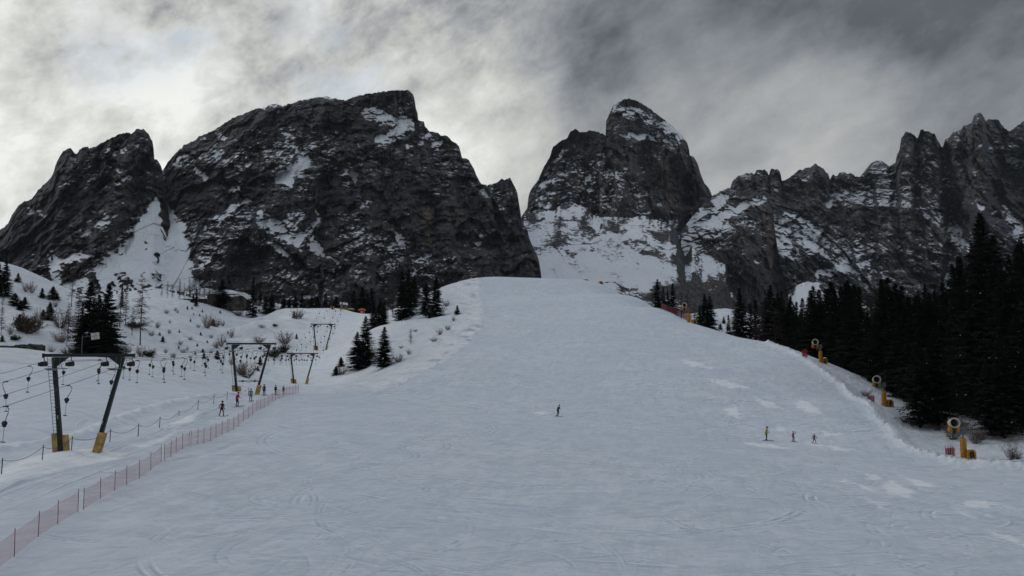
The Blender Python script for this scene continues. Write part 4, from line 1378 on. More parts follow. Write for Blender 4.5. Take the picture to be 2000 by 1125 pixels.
# ------------------------------------------------------------------ snow cannons along the right edge
def make_cannon():
    r = empty('snow_cannon')
    m = MB(); m.tube((0, 0, -.4), (0, 0, 2.55), .10, n=12); m.box((0, 0, 2.5), (.34, .34, .10)); m.build('mast', STEEL, r)
    m = MB()
    prof = [(.12, -.3), (.33, -.28)] + [(.34 if k % 2 else .325, -.2 + k * .2) for k in range(11)] + [(.30, 2.05), (.12, 2.08)]
    m.lathe(prof, (0, 0, 0), (0, 0, 1), 14); m.build('mast_padding', YEL, r, True)
    m = MB(); m.box((-.5, 0, 2.62), (1.35, .16, .12), bev=.02); m.tube((0, 0, 2.0), (-.8, 0, 2.58), .04); m.build('arm', STEEL, r)
    m = MB(); m.box((.12, .02, 2.98), (.42, .34, .62), bev=.03); m.build('control_box', simple_mat('grey_cabinet', (.10, .11, .12), .5), r)
    f = MB()
    ax = (-.12, -1, .10)
    f.lathe([(.30, -.55), (.47, -.50), (.50, -.2), (.50, .35), (.56, .50), (.53, .53), (.46, .50), (.43, .3), (.43, -.35), (.30, -.5)], (-.95, -.05, 3.72), ax, 26)
    fan = f.build('fan_barrel', CREAM, r, True)
    b = MB()
    axv = Vector(ax).normalized(); q = Vector((0, 0, 1)).rotation_difference(axv)
    b.lathe([(0, -.40), (.43, -.40)], (-.95, -.05, 3.72), ax, 20)
    b.lathe([(0, .12), (.11, .08), (.13, -.1), (0, -.1)], (-.95, -.05, 3.72), ax, 12)
    for k in range(8):
        an = k * math.pi / 4
        b.add([Vector((-.95, -.05, 3.72)) + q @ Vector(v) for v in ((math.cos(an) * .1, math.sin(an) * .1, 0), (math.cos(an + .1) * .42, math.sin(an + .1) * .42, .0), (math.cos(an + .45) * .42, math.sin(an + .45) * .42, -.08), (math.cos(an + .6) * .1, math.sin(an + .6) * .1, -.06))], [(0, 1, 2, 3)])
    b.build('fan_blades', DARK, fan)
    b = MB()
    for s in (-1, 1): b.box((-.95 + s * .40, -.05, 3.02), (.34, .5, .62), bev=.06)
    b.build('yoke_padding', YEL, r)
    b = MB(); b.box((-.95, -.05, 2.95), (.26, .3, .75)); b.build('yoke', DARK, r)
    b = MB(); b.lathe([(0, -.06), (.07, -.05), (.08, .06), (0, .08)], (-1.52, -.2, 3.66), (0, -1, 0), 10); b.tube((-1.5, -.1, 3.66), (-1.2, 0, 3.66), .03); b.build('work_lamp', CREAM, r)
    return r


def make_hydrant():
    r = empty('hydrant_box')
    m = MB()
    # arched padded shell with open front
    n = 9
    prof = [(-.42, 0)] + [(-.42 * math.cos(math.pi * k / (n - 1)), .62 + .40 * math.sin(math.pi * k / (n - 1))) for k in range(n)] + [(.42, 0)]
    inn = [(-.24, 0)] + [(-.24 * math.cos(math.pi * k / (n - 1)), .58 + .24 * math.sin(math.pi * k / (n - 1))) for k in range(n)] + [(.24, 0)]
    k_ = len(prof)
    vs = [(x, -.38, z) for x, z in prof] + [(x, .38, z) for x, z in prof] + [(x, -.38, z) for x, z in inn] + [(x, .30, z) for x, z in inn]
    fs = []
    for i in range(k_ - 1):
        fs += [(i, i + 1, k_ + i + 1, k_ + i), (2 * k_ + i, 3 * k_ + i, 3 * k_ + i + 1, 2 * k_ + i + 1), (i, 2 * k_ + i, 2 * k_ + i + 1, i + 1)]
    fs.append(tuple(range(k_, 2 * k_)))
    m.add(vs, fs)
    m.build('padded_shell', YEL, r)
    m = MB(); m.tube((0, 0, -.1), (0, 0, .6), .09, n=10); m.box((0, 0, .35), (.30, .4, .5), bev=.03); m.build('valve_cabinet', POSTM, r)
    m = MB()
    g = [(-.40, -.36), (.40, -.36), (.40, .36), (-.40, .36)]
    m.lathe([(0, 1.15), (.22, 1.12), (.34, 1.0), (.30, .97)], (0, 0, 0), (0, 0, 1), 10); m.build('snow_cap', SNOWCAP, r, True)
    return r


def make_rolled_net():
    r = empty('rolled_safety_net')
    for k in range(7):
        x = -.48 + k * .16 + random.uniform(-.03, .03); l = random.uniform(-.08, .08); y = random.uniform(-.12, .12)
        m = MB(); m.path([(x, y, -.3), (x + l, y, 1.35 + random.uniform(-.2, .15))], .022, 6); m.build('pole', RED, r)
    pts_ = [(-.55 + .11 * k, .16 * math.sin(k * 2.3), 0) for k in range(11)]
    net_strip(pts_, NET_HOT, .0, 1.12, r, sag=.02, n=3)
    pts_ = [(-.5 + .11 * k, .14 * math.cos(k * 2.1) - .05, 0) for k in range(10)]
    net_strip(pts_, NET_HOT, .05, 1.05, r, sag=.02, n=3)
    return r


can = make_cannon(); hyd = make_hydrant(); rol = make_rolled_net()
kc, kh, kr = kidmap_of(can), kidmap_of(hyd), kidmap_of(rol)
CN = [((1345, 629.5), 195, 'smallest fan snow cannon on a yellow padded mast on the skyline', (1357, 630), None),
      ((1603, 708), None, 'fan snow cannon on a yellow padded mast at the upper corner of the bank', (1611, 710), (1572, 703)),
      ((1727, 793), None, 'fan snow cannon on a yellow padded mast in front of the forest edge', (1738, 794.5), (1701, 787)),
      ((1883, 904), None, 'nearest fan snow cannon on a yellow padded mast at the lower right', (1898, 906), (1856, 897))]
hl = ['yellow padded hydrant box beside the skyline snow cannon', 'yellow padded hydrant box beside the snow cannon at the corner of the bank', 'yellow padded hydrant box beside the snow cannon before the forest', 'yellow padded hydrant box beside the nearest snow cannon']
nl = [None, 'bundle of red net and poles on the bank left of the second snow cannon', 'bundle of red net and poles below the third snow cannon', 'bundle of red net and poles beside the nearest snow cannon']
PXH = [38, 45, 58, 74]
for i, ((px, py), d, lab, hp, npx) in enumerate(CN):
    o = can if i == 0 else copy_tree(can, kc)
    p = hit(px, py) or at_d(px, d)
    if i == 0 and (p[1] > 215): p = at_d(px, 203)
    o.location = p
    s = PXH[i] * p[1] / F / 4.25
    o.scale = (s, s, s)
    o.rotation_euler = (0, 0, random.uniform(-.12, .12))
    tag(o, lab, 'snow cannon', 'snow cannons along the piste edge')
    h = hyd if i == 0 else copy_tree(hyd, kh)
    hp_ = (hit(*hp) if i else at_d(hp[0], p[1])) or p
    h.location = hp_; h.rotation_euler = (0, 0, random.uniform(-.4, .4)); h.scale = (s,) * 3
    tag(h, hl[i], 'hydrant box', 'yellow padded hydrant boxes')
    if npx:
        b = rol if i == 1 else copy_tree(rol, kr)
        q = hit(*npx); b.location = q; b.rotation_euler = (0, 0, random.uniform(-.2, .2)); b.scale = (1.0, 1.0, 1.05 if i < 3 else .9)
        tag(b, nl[i], 'rolled net', 'bundles of red safety net')
    print('cannon', i, [round(v, 1) for v in p], round(s, 2))
# two more yellow boxes just beyond the crest
for (px, d, dz, sc_, lab) in ((1145, 293, .15, 1.7, 'orange padded hydrant box half hidden behind the crest of the piste'), (1174, 291, .5, 1.7, 'yellow padded hydrant box standing up on the crest of the piste')):
    h = copy_tree(hyd, kh); p = at_d(px, d); h.location = (p[0], p[1], p[2] - 1.0 + dz); h.scale = (sc_ * (1.5 if px == 1145 else 1), sc_, sc_); h.rotation_euler = (0, 0, .3)
    tag(h, lab, 'hydrant box', 'yellow padded hydrant boxes')
# dark red net along the skyline
pl = []
for px, py in ((1288, 603), (1298, 607), (1308, 611), (1318, 615.5), (1328, 620), (1338, 625), (1348, 629)):
    p = hit(px, py)
    if p is None or p[1] > 250: p = at_d(px, 224 - (px - 1300) * .45)
    pl.append(p)
c = pl[3]
r = empty('safety_net_fence', c, 0, 'dark red net fence on the skyline below the small trees', 'net fence')
rel = [(p[0] - c[0] + .6, p[1] - c[1] + .5, p[2] - c[2]) for p in pl]
for q in rel:
    m = MB(); m.path([(q[0], q[1], q[2] - .3), (q[0], q[1], q[2] + 1.75)], .03, 6); m.build('post', REDP, r)
net_strip(rel, NET_RED, 0, 1.7, r)

# ------------------------------------------------------------------ huts, walls, sign
def part_box(name, c, s, mat, parent, bev=0.0):
    m = MB(); m.box(c, s, None, bev); return m.build(name, mat, parent)


p = at_d(670, 302)
r = empty('hut', p, .1, 'small grey wooden hut with snowy pitched roof between the legs of the topmost tower', 'hut')
wl = MB(); wl.box((0, 0, .9), (2.2, 2, 2.4)); wall = wl.build('wall', WOOD, r)
rf = MB()
rf.add([(-1.35, -1.25, 2.0), (1.35, -1.25, 1.75), (1.35, 1.25, 1.75), (-1.35, 1.25, 2.0), (-1.35, -1.25, 2.9), (1.35, -1.25, 2.55), (1.35, 1.25, 2.55), (-1.35, 1.25, 2.9)], [(3, 2, 1, 0), (4, 5, 6, 7), (0, 1, 5, 4), (1, 2, 6, 5), (2, 3, 7, 6), (3, 0, 4, 7)])
rf.build('roof', SNOWCAP, r)
part_box('window', (.1, -1.03, 1.2), (.8, .06, .6), DARK, wall)
p = at_d(706, 304)
r = empty('kiosk', p, -.1, 'red lift operator kiosk with a yellow roof at the right end of the crest', 'kiosk')
part_box('cabin', (0, 0, .8), (1.7, 1.5, 1.9), RED, r, .05)
m = MB(); m.lathe([(0, 2.55), (.6, 2.5), (1.5, 2.1), (1.55, 1.85), (0, 1.8)], (0, 0, 0), (0, 0, 1), 12); m.build('roof', YEL, r)
part_box('window', (.1, -.77, 1.2), (.6, .05, .5), WHITE, r)
p = at_d(684, 306)
r = empty('padded_winch_shelter', p, 0, 'low dull yellow padded shelter between hut and red kiosk', 'shelter')
m = MB(); m.lathe([(0, 2.0), (.7, 1.95), (1.35, 1.6), (1.4, 1.35), (1.1, 1.3), (0, 1.3)], (0, 0, 0), (0, 0, 1), 12); m.build('cover', YELD, r)
m = MB()
for x in (-.8, .8): m.tube((x, 0, -.5), (x, 0, 1.4), .07)
m.build('stand', POSTM, r)

# stone bunker on the left ridge
def rough_block(name, x0, x1, h, dpt, mat, parent, seed, top_round=.0, nx=60, nz=14):
    """front, top and ends of an irregular masonry block in local metres"""
    V, FC = [], []
    xs = np.linspace(x0, x1, nx)
    prof = [(-dpt / 2, q * h) for q in np.linspace(-.25, 1, nz)] + [(-dpt / 2 + dpt * q, h + .0) for q in np.linspace(.15, 1, 6)] + [(dpt / 2, -.3 * h)]
    P = np.array([[(x, yy, zz) for (yy, zz) in prof] for x in xs])
    ends = np.minimum(1, np.minimum((xs - x0), (x1 - xs)) / (abs(x1 - x0) * .12 + 1e-6))
    P[..., 2] *= (1 - top_round * (1 - ends) ** 2)[:, None]
    n = fbm(P[..., 0] * .7, P[..., 2] * .7, P[..., 1] * .7, o=4, seed=seed)
    P[..., 1] += n * .35; P[..., 2] += n * .22
    me = bpy.data.meshes.new(name)
    a, b = P.shape[:2]
    idx = np.arange(a * b).reshape(a, b)
    q = np.stack([idx[:-1, :-1], idx[1:, :-1], idx[1:, 1:], idx[:-1, 1:]], -1).reshape(-1, 4)
    fc = [tuple(int(v) for v in r_) for r_ in q] + [tuple(int(v) for v in idx[0]), tuple(int(v) for v in idx[-1][::-1])]
    me.from_pydata([tuple(v) for v in P.reshape(-1, 3)], [], fc)
    me.materials.append(mat)
    return link(name, me, parent)


p = hit(428, 600, 200) or at_d(428, 300)
k = p[1] / F
p = (p[0], p[1], p[2])
r = empty('stone_bunker', p, 0, 'old low stone bunker with thick snow on its flat roof on the left ridge', 'bunker')
X = lambda px: (px - 428) * k
zb = lambda py: (600 - py) * k
rough_block('wall', X(408), X(486), zb(579), 5, CONC, r, 3, .5)
rough_block('embankment_wall', X(338), X(410), zb(584), 4, STONE, r, 5, .6)
tw = MB(); tw.lathe([(X(438) * .9, -1.5), (X(438) * .98, 0), (X(438), 2.5), (X(438) * .98, zb(577)), (X(436) * .7, zb(574.5)), (0, zb(574))], (X(419), -2.4, 0), (0, 0, 1), 18)
tw.build('turret', CONC, r, True)
for zz, x0, x1, hh in ((zb(586), 430, 445, .45), (zb(590), 432, 447, .8), (zb(590), 393, 408, 1.0)):
    part_box('embrasure', ((X(x0) + X(x1)) / 2, -2.62, zz - hh * .3), (X(x1) - X(x0), .6, hh), DARK, r)
cp = np.linspace(0, 1, 50)
V = []
cx = X(378) + (X(489) - X(378)) * cp
topz = np.interp(428 + cx / k, [378, 400, 425, 445, 455, 470, 478, 489], [zb(571), zb(569), zb(567), zb(566), zb(568), zb(570), zb(572), zb(583)])
botz = np.interp(428 + cx / k, [378, 400, 425, 445, 455, 470, 478, 489], [zb(576), zb(576), zb(575.5), zb(575), zb(575), zb(576), zb(578), zb(587)])
G = np.array([[(cx[i], -3.2, botz[i]), (cx[i], -3.35, (botz[i] + topz[i]) / 2), (cx[i], -2.6, topz[i] - .2), (cx[i], 0, topz[i] + .1), (cx[i], 3.4, topz[i] - .2), (cx[i], 3.6, botz[i])] for i in range(50)])
G[..., 2] += .18 * perlin(G[..., 0] * .8, G[..., 1] * .8, seed=9)
o = grid_obj('snow_cap', G, SNOWCAP); o.parent = r

for (x0, x1, y0, y1, hpx, lab) in ((-40, 64, 680, 681.5, 4, 'long low dark stone wall at the left edge of the slope'), (30, 83, 677, 681, 7, 'short dark stone wall ending at the left snow bank')):
    a, b = at_d((x0), 157), at_d(x1, 156)
    if hpx == 7: a, b = at_d(x0, 163), at_d(x1, 158)
    L_ = math.hypot(b[0] - a[0], b[1] - a[1])
    c = ((a[0] + b[0]) / 2, (a[1] + b[1]) / 2, min(a[2], b[2]) - .1)
    zt = (690 - (673 if hpx == 7 else 676.5)) * 157 / F
    o = rough_block('stone_wall', -L_ / 2, L_ / 2, max(.5, zt - c[2]), 1.2, STONE, None, 7 + hpx, .2, 50, 8)
    o.location = c; o.rotation_euler = (0, 0, math.atan2(b[1] - a[1], b[0] - a[0]))
    tag(o, lab, 'wall')

p = at_d(159.5, 160)
k = 160 / F
zz = lambda py: (690 - py) * k - p[2]
r = empty('sign_post', p, 0, 'grey post with a side arm carrying a white sign board before the dark spruces', 'sign post')
m = MB(); m.tube((0, 0, -.5), (0, 0, zz(655)), .07, n=8); m.build('post', STEEL, r)
m = MB(); m.tube((0, 0, zz(659)), (17 * k, 0, zz(656)), .05, n=6); m.build('arm', STEEL, r)
m = MB(); bx = 25 * k; bz = zz(656.5)
rot = Matrix.Rotation(-.12, 3, 'Y')
m.box((bx, 0, bz), (16 * k, .06, 13 * k), rot, .01); m.build('board', WHITE, r)
m = MB()
for q in (-.2, .2): m.box((bx + q, -.06, bz), (.06, .05, 13 * k), rot)
m.box((bx, -.09, bz), (16 * k, .04, .06), rot); m.build('board_frame', STEEL, r)
print('built things', round(time.time() - T0, 1))
# ------------------------------------------------------------------ vegetation meshes
def kites(P, D, Wd, wid, up_bias=0.0):
    """P origin, D direction*length, Wd side unit vector, wid half width -> verts (n,4,3)"""
    a = P; b = P + D * .42 + Wd * wid[:, None]; c = P + D; d = P + D * .42 - Wd * wid[:, None]
    return np.stack([a, b, c, d], 1)


def mesh_from(name, V, mats, midx=None, quads=None):
    me = bpy.data.meshes.new(name)
    V = V.reshape(-1, 3).astype(np.float32)
    n = len(V) // 4
    me.vertices.add(len(V)); me.vertices.foreach_set('co', V.reshape(-1))
    me.loops.add(n * 4); me.polygons.add(n)
    me.loops.foreach_set('vertex_index', np.arange(n * 4, dtype=np.int32))
    me.polygons.foreach_set('loop_start', np.arange(n, dtype=np.int32) * 4)
    for m in mats: me.materials.append(m)
    if midx is not None: me.polygons.foreach_set('material_index', midx.astype(np.int32))
    me.update(calc_edges=True)
    return me


def unit(v): return v / (np.linalg.norm(v, axis=-1, keepdims=True) + 1e-9)


def spruce_mesh(H, R_, dens, seed, mat=NEEDLE, low=.04, snowf=.0007, irregular=.25):
    g = np.random.RandomState(seed)
    nb = int(H * dens)
    z = H * (low + (1 - low) * g.rand(nb) ** .92)
    top = 1 - z / H
    prof = R_ * np.minimum(1, 1.15 * top ** .82 + .02)
    az = g.rand(nb) * 2 * np.pi
    lob = 1 + irregular * np.sin(az * 2 + z * 1.1 + seed) * .5 + irregular * g.normal(0, .55, nb)
    Lb = prof * np.clip(lob, .35, 1.35)
    drp = .05 + .42 * (1 - top) * 0 + .38 * np.clip(top * 1.3, 0, 1)
    A, B, C, Wd = [], [], [], []
    KP, KD, KW, KL = [], [], [], []
    dirx = np.stack([np.cos(az), np.sin(az), az * 0], -1)
    side = np.stack([-np.sin(az), np.cos(az), az * 0], -1)
    steps = 9
    for s in range(steps):
        q = (s + .6 * g.rand(nb)) / steps
        q = .12 + .88 * q
        r = Lb * q
        zz = z + Lb * (.16 * q - drp * q ** 1.25 + .10 * q ** 3)
        base = dirx * r[:, None] + np.stack([0 * r, 0 * r, zz], -1)
        for sd in (-1, 1, 0):
            ln = (.20 + .34 * (1 - q)) * np.clip(Lb, .5, 2.6) ** .6 * g.uniform(.7, 1.25, nb)
            if sd == 0:
                d = dirx * .5 + np.array([0, 0, -.85]); ln = ln * .8
            else:
                d = dirx * .75 + side * sd * .8 + np.stack([0 * r, 0 * r, -.28 + g.normal(0, .16, nb)], -1)
            d = unit(d + g.normal(0, .12, (nb, 3)))
            wv = unit(np.cross(d, g.normal(0, .35, (nb, 3)) + np.array([0, 0, 1.0]))) if sd else unit(np.cross(d, side + g.normal(0, .4, (nb, 3))))
            if sd == 0: wv = side
            KP.append(base); KD.append(d * ln[:, None]); KW.append(wv); KL.append(ln * g.uniform(.16, .26, nb))
    # leader
    n2 = 26
    zz = H * (1 - .10 * g.rand(n2)); a2 = g.rand(n2) * 6.28
    d2 = unit(np.stack([np.cos(a2), np.sin(a2), 0 * a2 + .5], -1))
    ln = .12 + .5 * (H - zz) / (.1 * H)
    KP.append(np.stack([0 * zz, 0 * zz, zz - .1], -1)); KD.append(d2 * (ln * .6)[:, None]); KW.append(unit(np.cross(d2, [0, 0, 1.]))); KL.append(ln * .18)
    KP.append(np.array([[0, 0, H - .6]])); KD.append(np.array([[0, 0, .75]])); KW.append(np.array([[1., 0, 0]])); KL.append(np.array([.05]))
    P, D, W_, K = map(np.concatenate, (KP, KD, KW, KL))
    V = kites(P, D, W_, K)
    outer = np.hypot(P[:, 0], P[:, 1]) > .45 * R_ * (1 - P[:, 2] / H)
    mi = (g.rand(len(P)) < snowf * (1 + 2 * outer)).astype(int)
    return mesh_from('crown', V, [mat, SNOWCAP], mi)


def trunk_mesh(H, r, lean=0.0, top=.96, name='trunk', mat=BARK):
    m = MB()
    n = 7
    m.path([(lean * math.sin(i * .9) * .1 * H * .1, 0, -1.0 + (H * top + 1.0) * i / n) for i in range(n + 1)], [max(.015, r * (1 - i / n * .93)) for i in range(n + 1)], 7)
    me_o = m.build(name, mat)
    me = me_o.data
    bpy.data.objects.remove(me_o)
    return me


def larch_mesh(H, R_, nb, seed, mat=LARCH, up=.1, w_=.022, low=.22):
    g = np.random.RandomState(seed)
    KP, KD, KW, KL = [], [], [], []
    z = H * (low + (1 - low) * g.rand(nb))
    az = g.rand(nb) * 6.283
    L_ = R_ * (1 - (z / H)) ** .7 * g.uniform(.45, 1.25, nb) + .15
    d = np.stack([np.cos(az), np.sin(az), up + g.normal(0, .12, nb)], -1)
    prev = np.stack([0 * z, 0 * z, z], -1)
    ns = 5
    for s in range(ns):
        step = d * (L_ / ns)[:, None]
        wv = unit(np.cross(d, [0, 0, 1.]))
        for wv2 in (wv, unit(np.cross(d, wv))):
            KP.append(prev); KD.append(step * 1.08); KW.append(wv2); KL.append(np.full(nb, w_ * 1.5 * (1 - s / ns) + .012))
        for t_ in range(4):
            sd = 1 if t_ % 2 else -1
            td = unit(d * .6 + wv * sd * g.uniform(.3, 1, nb)[:, None] + np.stack([0 * z, 0 * z, g.uniform(-.7, .45, nb)], -1))
            tl = g.uniform(.25, .75, nb) * (.5 + .3 * L_)
            KP.append(prev + step * g.rand(nb)[:, None]); KD.append(td * tl[:, None]); KW.append(unit(np.cross(td, g.normal(size=(nb, 3))))); KL.append(np.full(nb, w_))
        prev = prev + step
        d = unit(d + np.stack([0 * z, 0 * z, -.16 + .12 * s + 0 * z], -1) + g.normal(0, .12, (nb, 3)))
    P, D, W_, K = map(np.concatenate, (KP, KD, KW, KL))
    return mesh_from('branches', kites(P, D, W_, K), [mat])


def shrub_mesh(H, R_, ns, seed, mat=TWIG, needles=0.0, spread=.8):
    g = np.random.RandomState(seed)
    KP, KD, KW, KL = [], [], [], []
    az = g.rand(ns) * 6.283
    tilt = g.rand(ns) ** .7 * spread
    d = np.stack([np.cos(az) * tilt, np.sin(az) * tilt, 1 - .4 * tilt], -1)
    d = unit(d)
    Ls = H * g.uniform(.55, 1.1, ns)
    prev = np.stack([np.cos(az) * R_ * .15, np.sin(az) * R_ * .15, 0 * az - .1], -1)
    for s in range(5):
        st = d * (Ls / 5)[:, None]
        for k in range(2):
            KP.append(prev); KD.append(st * 1.1); KW.append(unit(np.cross(d, g.normal(size=(ns, 3))))); KL.append(np.full(ns, .022 * (1 - s / 6) * H ** .5))
        for k in range(5 if s > 0 else 2):
            td = unit(d + g.normal(0, .6, (ns, 3)))
            KP.append(prev + st * g.rand(ns)[:, None]); KD.append(td * (Ls * g.uniform(.12, .3, ns))[:, None]); KW.append(unit(np.cross(td, g.normal(size=(ns, 3))))); KL.append(np.full(ns, .013 * H ** .5 + needles))
        prev = prev + st
        d = unit(d + g.normal(0, .14, (ns, 3)) + [0, 0, .05])
    P, D, W_, K = map(np.concatenate, (KP, KD, KW, KL))
    return mesh_from('twigs', kites(P, D, W_, K), [mat])


SPR = [(16.0, spruce_mesh(16, 2.9, 26, 1), trunk_mesh(16, .20)), (16.0, spruce_mesh(16, 2.5, 24, 2), trunk_mesh(16, .18)), (16.0, spruce_mesh(16, 3.3, 27, 3, irregular=.4), trunk_mesh(16, .22)),
       (16.0, spruce_mesh(16, 2.2, 22, 4, irregular=.35), trunk_mesh(16, .17)), (16.0, spruce_mesh(16, 2.7, 25, 5, irregular=.5, low=.08), trunk_mesh(16, .2))]
BIGS = [(26.0, spruce_mesh(26, 5.0, 24, 11, irregular=.3, low=.03, snowf=.0005), trunk_mesh(26, .35)), (26.0, spruce_mesh(26, 4.2, 23, 12, irregular=.45, low=.05, snowf=.0005), trunk_mesh(26, .32))]
SMS = [(5.0, spruce_mesh(5, 1.25, 40, 21, NEEDLE2, .02), trunk_mesh(5, .08)), (5.0, spruce_mesh(5, 1.6, 38, 22, NEEDLE2, .02, irregular=.5), trunk_mesh(5, .08))]
LAR = [(12.0, larch_mesh(12, 2.6, 90, 31), trunk_mesh(12, .15, .5, mat=LARCH)), (12.0, larch_mesh(12, 2.0, 75, 32, up=-.05), trunk_mesh(12, .13, -.6, mat=LARCH)), (12.0, larch_mesh(12, 1.7, 130, 33, up=.25, low=.1), trunk_mesh(12, .12, .3, mat=LARCH))]
SHR = [(3.0, shrub_mesh(3, 1.5, 38, 41)), (3.0, shrub_mesh(3, 1.2, 26, 42, spread=.6)), (3.0, shrub_mesh(3, 2.2, 52, 43, spread=1.2)), (3.0, shrub_mesh(3, 1.6, 60, 44, NEEDLE2, .05, 1.0))]
SHR.append((5.0, SMS[0][1])); SHR.append((5.0, SMS[1][1]))
rng = np.random.RandomState(12)
_ti = [0]


def tree(kind, px, base_y, top_y, label, group=None, d=None, dmin=34.0, wide=1.0, cat=None, var=None):
    p = at_d(px, d) if d else hit(px, base_y, dmin)
    if p is None: print('no hit', label); return None
    h = (PW(px, top_y, p[1])[2]) - p[2]
    if h < .3: h = .6
    _ti[0] += 1
    lib = {'spruce': SPR, 'big': BIGS, 'small': SMS, 'larch': LAR}[kind]
    H, cm, tm = lib[(var if var is not None else rng.randint(len(lib)))]
    nm = {'spruce': 'spruce_tree', 'big': 'spruce_tree', 'small': 'young_conifer', 'larch': 'bare_larch_tree'}[kind]
    o = empty(nm, (p[0], p[1], p[2] - .05), rng.rand() * 6.28, label, cat or ('tree'), group)
    s = h / H
    wx = s * wide * rng.uniform(.92, 1.08)
    o.scale = (wx, wx, s)
    link('branches' if kind == 'larch' else 'crown', cm, o)
    link('trunk', tm, o)
    return o


def shrub(var, px, base_y, top_y, label, group=None, d=None, dmin=34.0, wide=1.0, name='bare_shrub', cat='shrub'):
    p = at_d(px, d) if d else hit(px, base_y, dmin)
    if p is None: print('no hit', label); return None
    h = max(.25, (PW(px, top_y, p[1])[2]) - p[2])
    H, me = SHR[var]
    o = link(name, me)
    o.location = (p[0], p[1], p[2] - .02); o.rotation_euler = (0, 0, rng.rand() * 6.28)
    s = h / H
    o.scale = (s * wide, s * wide, s)
    tag(o, label, cat, group)
    return o


# --- spruces on the bank between lift lane and piste
G1 = 'spruces on the bank between lift lane and piste'
tree('spruce', 713, 714, 617, 'tall narrow spruce with its top nearest the lift lane crest', G1, wide=1.40, dmin=150, var=0)
tree('spruce', 697, 723, 648, 'lower broad spruce leaning against the tall one beside the lift lane', G1, wide=1.65, dmin=150, var=2)
tree('spruce', 750, 718, 638, 'free-standing spruce on the bank with evenly tiered branches', G1, wide=1.59, dmin=150, var=0)
tree('spruce', 729, 632, 589, 'left spruce of the small dark cluster above the free-standing spruce', G1, d=250, wide=1.59)
tree('spruce', 741, 641, 584, 'middle and tallest spruce of the small dark cluster on the bank', G1, d=240, wide=1.59, var=2)
tree('spruce', 749, 636, 590, 'right spruce of the small dark cluster on the bank', G1, d=246, wide=1.46)
tree('spruce', 784, 627, 530, 'left and tallest spruce of the big black clump at the head of the bank', G1, d=250, wide=1.40, var=3)
tree('spruce', 797, 622, 526, 'middle spruce of the big black clump at the head of the bank', G1, d=256, wide=1.34, var=1)
tree('spruce', 808, 600, 536, 'right spruce of the big black clump at the head of the bank', G1, d=268, wide=1.34)
tree('spruce', 831, 614, 550, 'left spruce of the pair nearest the top of the piste', G1, d=240, wide=1.52)
tree('spruce', 851, 621, 541, 'right and taller spruce of the pair nearest the top of the piste', G1, d=235, wide=1.52, var=0)
tree('small', 839, 625, 609, 'little conifer at the foot of the pair near the top of the piste', G1, d=231, wide=1.3)
tree('small', 893, 613, 596, 'single squat conifer alone on the white bank beside the piste edge', G1, wide=1.5, dmin=150)
tree('larch', 757, 608, 536, 'bare larch with two thin stems left of the big black clump', G1, d=272, var=1)
tree('larch', 766, 608, 542, 'bare larch close against the left of the big black clump', G1, d=270, var=2)
tree('small', 656, 732, 715, 'dark little conifer at the foot of the bank beside the lift lane', G1, wide=1.6, dmin=150)
tree('small', 666, 715, 697, 'small snowy conifer just above the lowest one beside the lift lane', G1, wide=1.5, dmin=150)
shrub(0, 668, 731, 714, 'bare brown bush beside the lowest little conifer on the bank', None, dmin=150, wide=1.2)
tree('larch', 802, 672, 642, 'tiny bare sapling alone in the middle of the white bank', None, dmin=150, wide=1.4, var=2)
for i, (px, b, tp, lb) in enumerate(((778, 708, 690, 'rounded bare bush right of the free-standing spruce'), (799, 693, 681, 'low bare bush halfway down the bank'), (848, 667, 658, 'small tuft of bare twigs close to the piste edge on the bank'),
                                     (874, 644, 634, 'bare tuft of twigs by the curve of the piste edge'), (859, 653, 641, 'thin upright tuft of twigs left of the piste edge curve'), (811, 648, 642, 'faint bare twigs right of the tiny sapling'),
                                     (872, 597, 586, 'brown tuft of twigs right of the pair near the top of the piste'), (886, 625, 617, 'faint tuft of twigs below the single squat conifer'), (784, 680, 674, 'faint low twigs below the tiny sapling'))):
    shrub(i % 3, px, b, tp, lb, 'bare bushes on the bank', dmin=150, wide=1.2)
shrub(0, 725, 700, 676, 'snowy tangle of bare branches between the two spruce groups on the bank', None, dmin=150, wide=1.1)

# --- conifer row behind the crest of the lift lane
G2 = 'conifers in the row behind the crest of the lift lane'
row = [(505, 566), (516, 577), (528, 572), (541, 580), (552, 574), (563, 582), (575, 576), (588, 572), (596, 583), (607, 577), (618, 580), (634, 572), (646, 582), (655, 578), (680, 575), (690, 566), (697, 572), (706, 560), (716, 572), (724, 562)]
for i, (px, ty) in enumerate(row):
    k = 'larch' if i in (3, 8, 14, 16) else 'spruce'
    tree(k, px, 605, ty, '%s tree from the left in the dark row behind the crest of the lift lane' % ORD[i], G2, d=rng.uniform(325, 350), wide=1.7 if k == 'spruce' else 1.2)
tree('spruce', 491, 592, 540, 'tall thin dark conifer just right of the stone bunker', None, d=312, wide=1.1, var=3)
tree('larch', 498, 592, 552, 'bare larch right beside the tall thin conifer at the bunker', None, d=316, var=2)
tree('larch', 467, 575, 538, 'leafless tree rising over the right end of the bunker roof', None, d=312, var=0)
tree('spruce', 431, 568, 545, 'short bushy pine behind the middle of the bunker roof', None, d=312, wide=1.9, var=2)
G3 = 'bare larches on the ridge left of the bunker'
for i, (px, b, ty) in enumerate([(312, 583, 560), (323, 582, 548), (333, 583, 556), (347, 580, 545), (356, 580, 552), (366, 578, 541), (376, 576, 534), (386, 575, 545), (396, 574, 536), (405, 573, 543), (412, 572, 535)]):
    tree('larch', px, b, ty, '%s bare larch from the left on the ridge beside the bunker' % ORD[i], G3, d=306, wide=.9)
tree('small', 377, 592, 574, 'small dark conifer in front of the wall left of the bunker', None, dmin=200, wide=1.2)
